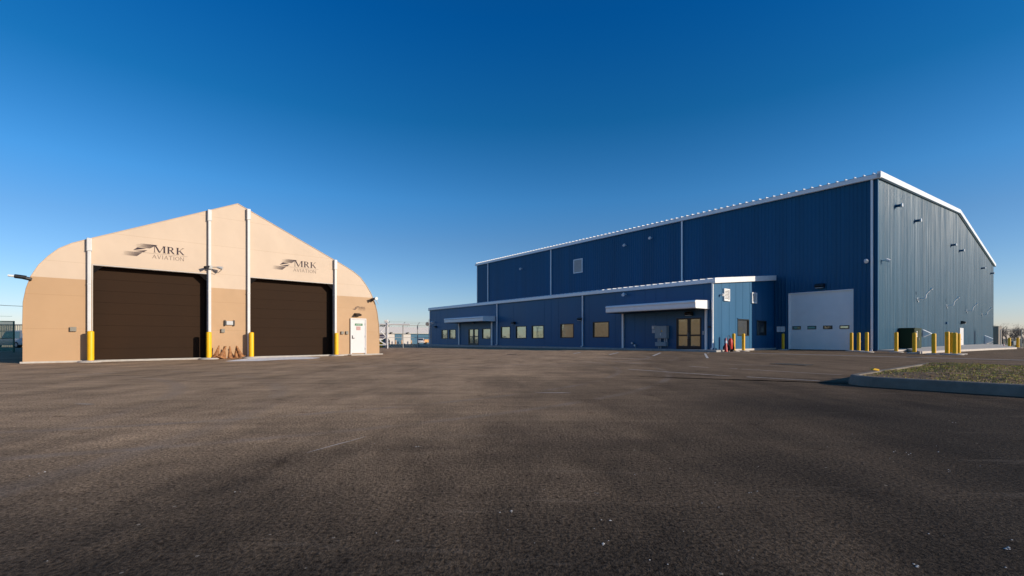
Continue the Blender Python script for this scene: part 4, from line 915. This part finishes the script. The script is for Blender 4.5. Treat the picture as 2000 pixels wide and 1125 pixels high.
# ---------------------------------------------------------------- fences
def chain(name, p0, p1, z0, h, label, step=3.0, mesh=M['galv'], arms=True, pitch=.12, midrail=True, wires=2, cell=True):
    t = thing(name, (p0[0], p0[1], z0), math.atan2(p1[1] - p0[1], p1[0] - p0[0]), label, 'fence'); L = math.hypot(p1[0] - p0[0], p1[1] - p0[1])
    n = max(1, round(L / step))
    for i in range(n + 1):
        x = L * i / n; b = MB(); b.tube([(x, 0, -.3), (x, 0, h)], .05, 8)
        if arms: b.tube([(x, 0, h), (x + .05, -.28, h + .32)], .025, 6)
        b.build('post', mesh, t)
    b = MB(); b.tube([(0, 0, h - .03), (L, 0, h - .03)], .03, 6)
    if midrail: b.tube([(0, 0, h * .45), (L, 0, h * .45)], .025, 6)
    b.build('rail', mesh, t)
    b = MB()
    if cell:
        r = .004; k = -h
        while k < L:
            for s in (1, -1):
                a0 = max(0, k); z_0 = (a0 - k) ; a1 = min(L, k + h); z_1 = a1 - k
                if a1 > a0:
                    za, zb = (z_0, z_1) if s == 1 else (h - z_0, h - z_1)
                    b.add([(a0, -.03, za), (a1, -.03, zb), (a1 + r * 2, -.03, zb), (a0 + r * 2, -.03, za)], [(0, 1, 2, 3)])
            k += pitch
        b.build('wire_mesh', mesh, t)
    if wires:
        b = MB()
        for i in range(wires): f = (i + 1) / wires; b.tube([(0, -.28 * f, h + .32 * f), (L, -.28 * f, h + .32 * f)], .008, 4)
        b.build('barbed_wire', mesh, t)
    return t
y_ = 50.0
X = lambda px, y: (px - 1000) / FPX * y
chain('chain_link_fence', (X(757, 48), 48), (X(842, 53), 53), gz(50), 2.5, 'chain link fence with barbed wire between tan hangar and office wing', 2.4, pitch=.35)
chain('chain_link_fence', (X(1954, 62), 62), (X(2080, 60), 60), gz(60), 2.3, 'chain link fence right of the hangar gable', 2.6, arms=False, wires=0, pitch=.3)
# white cantilever gate
gy = 46.0; g0 = (X(725, gy), gy)
gt = thing('sliding_gate', (g0[0], g0[1], 0), .05, 'white cantilever sliding gate with zigzag bracing behind the tan hangar', 'gate')
gl = X(800, gy) - g0[0]; gx = X(755, gy) - g0[0]; b = MB(); b.tube([(0, 0, 2.42), (gl, 0, 2.42)], .065, 8); b.tube([(0, 0, .35), (gx, 0, .35)], .045, 8); b.tube([(gx, 0, .3), (gx, 0, 2.45)], .045, 8); b.build('gate_frame', M['white_metal'], gt)
b = MB(); zz = [(gx, 2.35), (gx - .6, 1.7), (gx - .05, 1.15), (gx - .7, .75), (gx - .1, .4)]
for p, q in zip(zz, zz[1:]): b.tube([(p[0], 0, p[1]), (q[0], 0, q[1])], .05, 6)
b.tube([(0, 0, 1.15), (gx, 0, 1.15)], .03, 6); b.build('bracing', M['white_metal'], gt)
b = MB(); b.tube([(gx + .05, .15, 0), (gx + .05, .15, 2.75)], .055, 8); b.tube([(gx + .12, -.1, .2), (gx + .12, -.1, 2.9)], .03, 6); b.build('gate_post', M['white_metal'], gt)
cy_ = 46.3; cm = thing('camera_pole', (X(754.0, cy_), cy_, 0), 0, 'dark gate pole with a white camera on top', 'camera'); b = MB(); b.tube([(0, 0, 0), (0, 0, 2.7)], .06, 8); b.build('pole', M['galv'], cm)
b = MB(); b.box(-.14, .14, -.14, .14, 2.7, 2.86); b.lathe([(.11, 2.58), (.12, 2.7)], n=12); b.build('camera_head', M['white_metal'], cm)
lb = thing('flood_pole', (X(838, 51), 51, gz(51)), 0, 'thin pole with a round grey floodlight by the office corner', 'floodlight')
b = MB(); b.tube([(0, 0, 0), (0, 0, 3.15)], .04, 8); b.build('pole', M['galv'], lb)
b = MB(); b.tube([(-.15, -.1, 2.68), (-.15, -.28, 2.62)], .20, 14); b.tube([(-.15, 0, 2.7), (-.15, -.12, 2.68)], .1, 10); b.build('lamp_head', M['galv'], lb)
# green screened fence at the far left
def grn():
    m = mat('green_windscreen', (0.10, 0.30, 0.20), .8, .15, 2); N = m.node_tree.nodes; K = m.node_tree.links; o = N['Material Output']; p = N['Principled BSDF']
    t = N.new('ShaderNodeBsdfTransparent'); x = N.new('ShaderNodeMixShader'); x.inputs[0].default_value = .45; K.new(t.outputs[0], x.inputs[1]); K.new(p.outputs[0], x.inputs[2]); K.new(x.outputs[0], o.inputs[0]); return m
M['screen'] = grn(); M['green_pipe'] = mat('green_fence_pipe', (.02, .13, .09), .5, .1)
fy = 33.0; p0 = (X(-110, fy), fy - 3); p1 = (X(27, fy), fy)
gf = chain('screened_fence', p0, p1, 0, 2.25, 'green screened chain link fence left of the tan hangar', 2.2, mesh=M['green_pipe'], arms=False, wires=1, cell=False)
L_ = math.hypot(p1[0] - p0[0], p1[1] - p0[1]); b = MB(); b.box(0, L_, .035, .04, .1, 2.2); b.build('windscreen', M['screen'], gf)
# things beyond the left fence
by = 62; bl = thing('storage_container', (X(-60, by), by, gz(by)), 0, 'cream storage container beyond the green fence', 'container'); W = X(60, by) - X(-60, by)
b = MB(); ribs(b, 0, W, lambda a: 3.0, lambda a: 0, lambda a, o, z: (a, -o, z)); b.box(0, W, .02, 2.4, 0, 3.02); b.build('body', M['cream'], bl)
b = MB(); b.box(-.05, W + .05, -.08, -.04, 2.1, 2.16); b.box(-.05, W + .05, -.08, -.04, 2.92, 3.03); b.build('rail', M['galv'], bl)

# vehicles
def make_car(name, paint, label, L=4.5, W=1.85, H=1.72):
    t = thing(name, (0, 0, 0), 0, label, 'car')   # rear faces -y
    secs = [(-L/2, .45, .62, .95, W*.46), (-L/2 + .06, .35, .75, 1.0, W*.5), (-L*.2, .30, .8, 1.03, W*.5), (L*.22, .30, .8, 1.0, W*.5), (L*.42, .33, .7, .92, W*.48), (L/2, .42, .6, .78, W*.42)]
    b = MB(); rows = [[(-w, y, z0), (-w, y, zm), (-w * .94, y, z1), (w * .94, y, z1), (w, y, zm), (w, y, z0)] for y, z0, zm, z1, w in secs]
    vs = [p for r in rows for p in r]; fs = [(i*6+k, i*6+(k+1) % 6, (i+1)*6+(k+1) % 6, (i+1)*6+k) for i in range(len(rows)-1) for k in range(6)]
    fs += [[5, 4, 3, 2, 1, 0], [(len(rows)-1)*6+k for k in range(6)]]; b.add(vs, fs, True)
    cab = [(-L/2 + .04, W*.44, 1.0), (-L/2 + .35, W*.38, H), (L*.12, W*.38, H - .03), (L*.26, W*.43, .98)]
    b.add([(s * w, y, z) for y, w, z in cab for s in (-1, 1)], [(0, 1, 3, 2), (2, 3, 5, 4), (4, 5, 7, 6), (0, 2, 4, 6), (1, 7, 5, 3)]); b.build('body', paint, t, .05)
    def lerp(k): return [cab[0][i] + (cab[1][i] - cab[0][i]) * k for i in range(3)]
    a, c = lerp(.15), lerp(.85)
    b = MB()
    for s0, s1 in ((-.86, -.05), (.05, .86)): b.quad((a[1]*s0, a[0]-.06, a[2]), (a[1]*s1, a[0]-.06, a[2]), (c[1]*s1, c[0]-.06, c[2]), (c[1]*s0, c[0]-.06, c[2]))
    b.build('rear_window', M['pane_dark'], t)
    for s in (-1, 1):
        b = MB(); b.add([(s*W*.447, -L*.36, 1.06), (s*W*.447, L*.17, 1.06), (s*W*.40, L*.10, H-.14), (s*W*.40, -L*.34, H-.14)], [(0, 1, 2, 3)]); b.build('side_window', M['pane_dark'], t)
        b = MB(); b.box(s*W*.47-.07, s*W*.47+.07, -L/2-.02, -L/2+.08, .75, 1.08); b.build('tail_light', M['red'], t)
        for y in (-L*.3, L*.3):
            b = MB(); b.tube([(s*(W/2-.2), y, .34), (s*(W/2+.01), y, .34)], .34, 16); w = b.build('wheel', M['tyre'], t); b = MB(); b.tube([(s*(W/2-.01), y, .34), (s*(W/2+.025), y, .34)], .2, 12); b.build('rim', M['galv'], w)
    b = MB(); b.box(-W*.46, W*.46, -L/2-.07, -L/2+.1, .38, .58); b.build('bumper', M['light_grey'], t)
    return t
car = make_car('parked_suv', M['car_white'], 'white suv parked by the far building, seen from behind'); cy = 131; car.location = (X(823, cy), cy, gz(cy)); car.rotation_euler = (0, 0, .12)
cy = 112; c2 = make_car('parked_car', M['car_dark'], 'dark car half hidden behind the white sliding gate', H=1.45); c2.location = (X(753, cy), cy, gz(cy)); c2.rotation_euler = (0, 0, .3)
cy = 52; c3 = make_car('parked_truck', M['light_grey'], 'pale vehicle beyond the green fence, at the left edge of the tan hangar', L=5.2, W=2.0, H=1.95); c3.location = (X(36, cy), cy, gz(cy)); c3.rotation_euler = (0, 0, 1.3)

# far building
fo = (X(700, 125), 125.0); FB = Frame(fo[0], fo[1], 1.0, 0.8); zb = gz(135)
fb = thing('far_hangar', (fo[0], fo[1], zb), FB.rot, 'long far white building with blue doors behind the fence', 'building')
fx = lambda px, y=0: FB.xz(px, 650, y)[0]
W = fx(905); ft = lambda py: HC + (HZ - py) / FPX * 134 - zb
b = MB(); b.box(0, W, 0, 25, 0, ft(651)); b.build('wall', M['far_white'], fb)
b = MB(); b.prism([(-.5, ft(651.3)), (2.5, ft(638.0) - .1), (25, ft(637.5)), (26, ft(651.3))], -1, W + 1, 'x'); b.build('roof', M['far_white'], fb)
b = MB(); b.box(-1, W + 1, -.6, -.52, ft(651.8), ft(650.6)); b.build('eave_trim', M['galv'], fb)
for a, c in ((771, 784.5), (802.5, 842)):
    b = MB(); b.box(fx(a), fx(c), -.08, -.01, 0, ft(652.3)); b.build('door', M['far_blue'], fb)
for a, c in ((785.5, 801), (747, 769.5)):
    b = MB(); b.box(fx(a), fx(c), -.12, -.02, 0, ft(653)); b.build('door_panel', M['far_white'], fb)
for px in (762, 794):
    x = fx(px); b = MB(); b.box(x - .3, x + .3, -1.0, -.62, ft(651), ft(649)); b.build('wall_lamp', M['black'], fb)
def far_post(px, y, h, mtl, lab, name='marker_post', cat='post', r=.16):
    t = thing(name, (X(px, y), y, gz(y)), 0, lab, cat, 'orange posts along the far building'); b = MB(); b.lathe([(r, 0), (r, h - .05), (r * .6, h), (.001, h + .02)], n=10); b.build('shaft', mtl, t); b = MB(); b.lathe([(r + .02, h * .7), (r + .02, h * .8)], n=10); b.build('band', M['lens'], t)
for px, lab in ((773, 'orange post left of the narrow blue far door'), (784.8, 'orange post right of the narrow blue far door'), (803.5, 'orange post left of the wide blue far door'), (838.5, 'orange post at the office corner end of the far building')):
    far_post(px, FB.w(fx(px, -1.2), -1.2)[1], 1.15, M['orange'], lab)
t = thing('roadside_sign', (X(745.5, 60), 60, gz(60)), 0, 'red and white sign on posts behind the sliding gate', 'sign'); b = MB(); b.box(-.55, .45, -.03, .03, 1.1, 1.62); b.build('sign_board', M['notice'], t)
for q in (-.4, .3): b = MB(); b.tube([(q, .05, 0), (q, .05, 1.6)], .04, 6); b.build('post', M['galv'], t)
t = thing('spool', (X(743.3, 58), 58, gz(58)), 0, 'yellow drum standing behind the sliding gate', 'drum'); b = MB(); b.lathe([(.28, 0), (.3, .05), (.28, .3), (.3, .34), (.28, .6), (.3, .85), (.26, .88)], n=16); b.build('drum_body', M['yellow'], t)
b = MB(); b.lathe([(.25, .88), (.25, .90)], n=16); b.build('lid', M['galv'], t)
t = thing('generator', (X(834, 133), 133, gz(133)), FB.rot, 'tan wheeled generator right of the white suv', 'generator'); b = MB(); b.box(-1.1, 1.1, -.6, .6, .45, 1.35); b.build('housing', M['orange'], t, .08); 
for s in (-.6, .6): b = MB(); b.tube([(s, -.7, .3), (s, -.5, .3)], .3, 12); b.build('wheel', M['tyre'], t)

# right side background
py_ = 66; t = thing('concrete_pillar', (X(1948, py_), py_, gz(py_)), .3, 'pale taupe panel standing past the far corner of the hangar', 'pillar')
b = MB(); b.box(-.36, .36, -.3, .3, 0, 2.8); b.build('shaft', M['tan_wall'], t, .02); b = MB(); b.box(-.4, .4, -.34, .34, 2.8, 2.9); b.build('cap', M['tan_wall'], t)
t = thing('gas_meter', (X(1980, 51), 51, gz(51)), 0, 'green gas meter between the two far yellow bollards', 'meter'); b = MB(); b.tube([(-.25, 0, 0), (-.25, 0, .6), (.25, 0, .6), (.25, 0, 0)], .04, 8); b.build('pipework', M['green_box'], t); b = MB(); b.box(-.15, .15, -.1, .15, .3, .75); b.build('meter_body', M['grey_box'], t, .03)
c4 = copy_tree(rc); c4.location = (X(1961, 52), 52, gz(52)); c4.scale = (.6, .6, .5); c4['label'] = 'small faded red cone near the pale pillar at the far right'

# power line at the left
pl = thing('utility_pole', (X(-95, 44), 44, 0), 0, 'wooden utility pole with wire left of the tan hangar', 'utility pole'); b = MB(); b.tube([(0, 0, 0), (0, 0, 5.2)], .14, 10, r1=.1); b.build('pole', M['bark'], pl); b = MB(); b.box(-.8, .8, -.06, .06, 4.6, 4.72); b.build('crossarm', M['bark'], pl)
b = MB(); q0 = (0, 0, 4.4); b.tube([(0 + 10.5 * i / 10, 3 * i / 10, 4.55 - .25 * i / 10 - .25 * math.sin(math.pi * i / 10)) for i in range(11)], .022, 5); b.build('wire', M['black'], pl)

# ---------------------------------------------------------------- bare trees
def branch(bt, bc, p, d, L, r, lev, rs):
    q = p + d * L
    (bt if lev == 0 else bc).tube([p, (p + q) / 2 + Vector((rs.gauss(0, .03), rs.gauss(0, .03), 0)) * L, q], r, 5 if lev < 2 else 3, False, r1=r * .62)
    if lev >= 5: return
    n = 4 if lev == 0 else (3 if lev < 3 else 3)
    for i in range(n):
        t = rs.uniform(.45, 1.0) if i else 1.0; s = p + d * L * t
        a = Vector((rs.gauss(0, 1), rs.gauss(0, 1), rs.gauss(0, .35) + .25)).normalized()
        nd = (d * (1.1 if lev else .9) + a * (.75 if lev else .85)).normalized()
        branch(bt, bc, s, nd, L * rs.uniform(.55, .8), max(r * .6, .012), lev + 1, rs)
protos = []
for k in range(4):
    rs = random.Random(40 + k); bt, bc = MB(), MB(); branch(bt, bc, Vector((0, 0, -.3)), Vector((0, 0, 1)), 2.6, .2, 0, rs)
    t = thing('bare_tree', (0, 0, 0), 0, '-', 'tree'); bt.build('trunk', M['bark'], t); bc.build('crown', M['twig'], t); protos.append(t)
tl = []
for i, (px, y, s) in enumerate([(744, 190, 1.5), (752, 175, 1.3), (760, 200, 1.25), (769, 185, .95), (778, 195, .9), (788, 190, .85), (798, 200, .9), (811, 205, .75), (824, 205, .75), (1944, 150, .75), (1951, 130, .8), (1958, 140, .9), (1966, 165, .85), (1974, 150, .75), (1981, 170, 1.0), (1989, 155, .85), (1997, 160, 1.0), (2010, 150, 1.0),
                                 (8, 110, .7), (18, 120, .75), (28, 105, .75), (38, 115, .7)]): tl.append((px, y, s))
lo_ = {0: 'left of', 1: 'behind'}
for i, (px, y, s) in enumerate(tl):
    o = protos[i] if i < 4 else copy_tree(protos[i % 4]); o.location = (X(px, y), y, gz(y)); o.rotation_euler = (0, 0, i * 1.7); o.scale = (s, s, s * .95)
    if px < 60: o['label'] = ['leafless tree over the green fence, at the picture edge', 'leafless tree second from the left edge, over the green fence', 'leafless tree third from the left edge, over the cream container', 'leafless tree touching the left outline of the tan hangar'][i - 18]; o['group'] = 'bare trees at the left edge'
    elif px < 900: o['label'] = ['tallest bare tree rising right beside the tan hangar', 'bare tree right behind the gate camera', 'bare tree third along from the tan hangar, over the white roof', 'bare tree fourth along from the tan hangar, over the white roof', 'bare tree above the narrow blue far door', 'bare tree above the white panel between the blue far doors', 'bare tree above the left end of the wide blue far door', 'faint bare tree above the middle of the wide blue far door', 'faint bare tree above the white suv'][i]; o['group'] = 'bare trees behind the far building'
    else: o['label'] = ['small bare tree behind the far hangar corner', 'bare tree just right of the pale pillar', 'second bare tree right of the pale pillar', 'bare tree above the left far yellow bollard', 'bare tree above the gas meter', 'bare tree between gas meter and right far bollard', 'bare tree above the right far yellow bollard', 'bare tree at the right edge of the picture', 'bare tree just outside the right picture edge'][i - 9]; o['group'] = 'bare trees beyond the right fence'
# far wood that reads as one mass
b = MB(); rs = random.Random(77)
for x0, x1, y in ((-420, -60, 330), (150, 620, 300)):
    x = x0
    while x < x1:
        h_ = rs.uniform(6.5, 10.5); yy = y + rs.uniform(-12, 12)
        b.tube([(x, yy, -1), (x, yy, h_ * .6)], .2, 4, False, r1=.08)
        for _ in range(70):
            a = Vector((x + rs.gauss(0, 1.6), yy + rs.gauss(0, 1.2), rs.uniform(.12, 1) * h_)); d = Vector((rs.gauss(0, .6), rs.gauss(0, .3), rs.uniform(.3, 1.4))); w = Vector((rs.uniform(.03, .10), 0, 0))
            b.add([a - w, a + w, a + d], [(0, 1, 2)])
        x += rs.uniform(1.3, 2.6)
props(b.build('far_wood', M['twig']), 'grey brown leafless wood along the horizon', 'wood', kind='stuff')
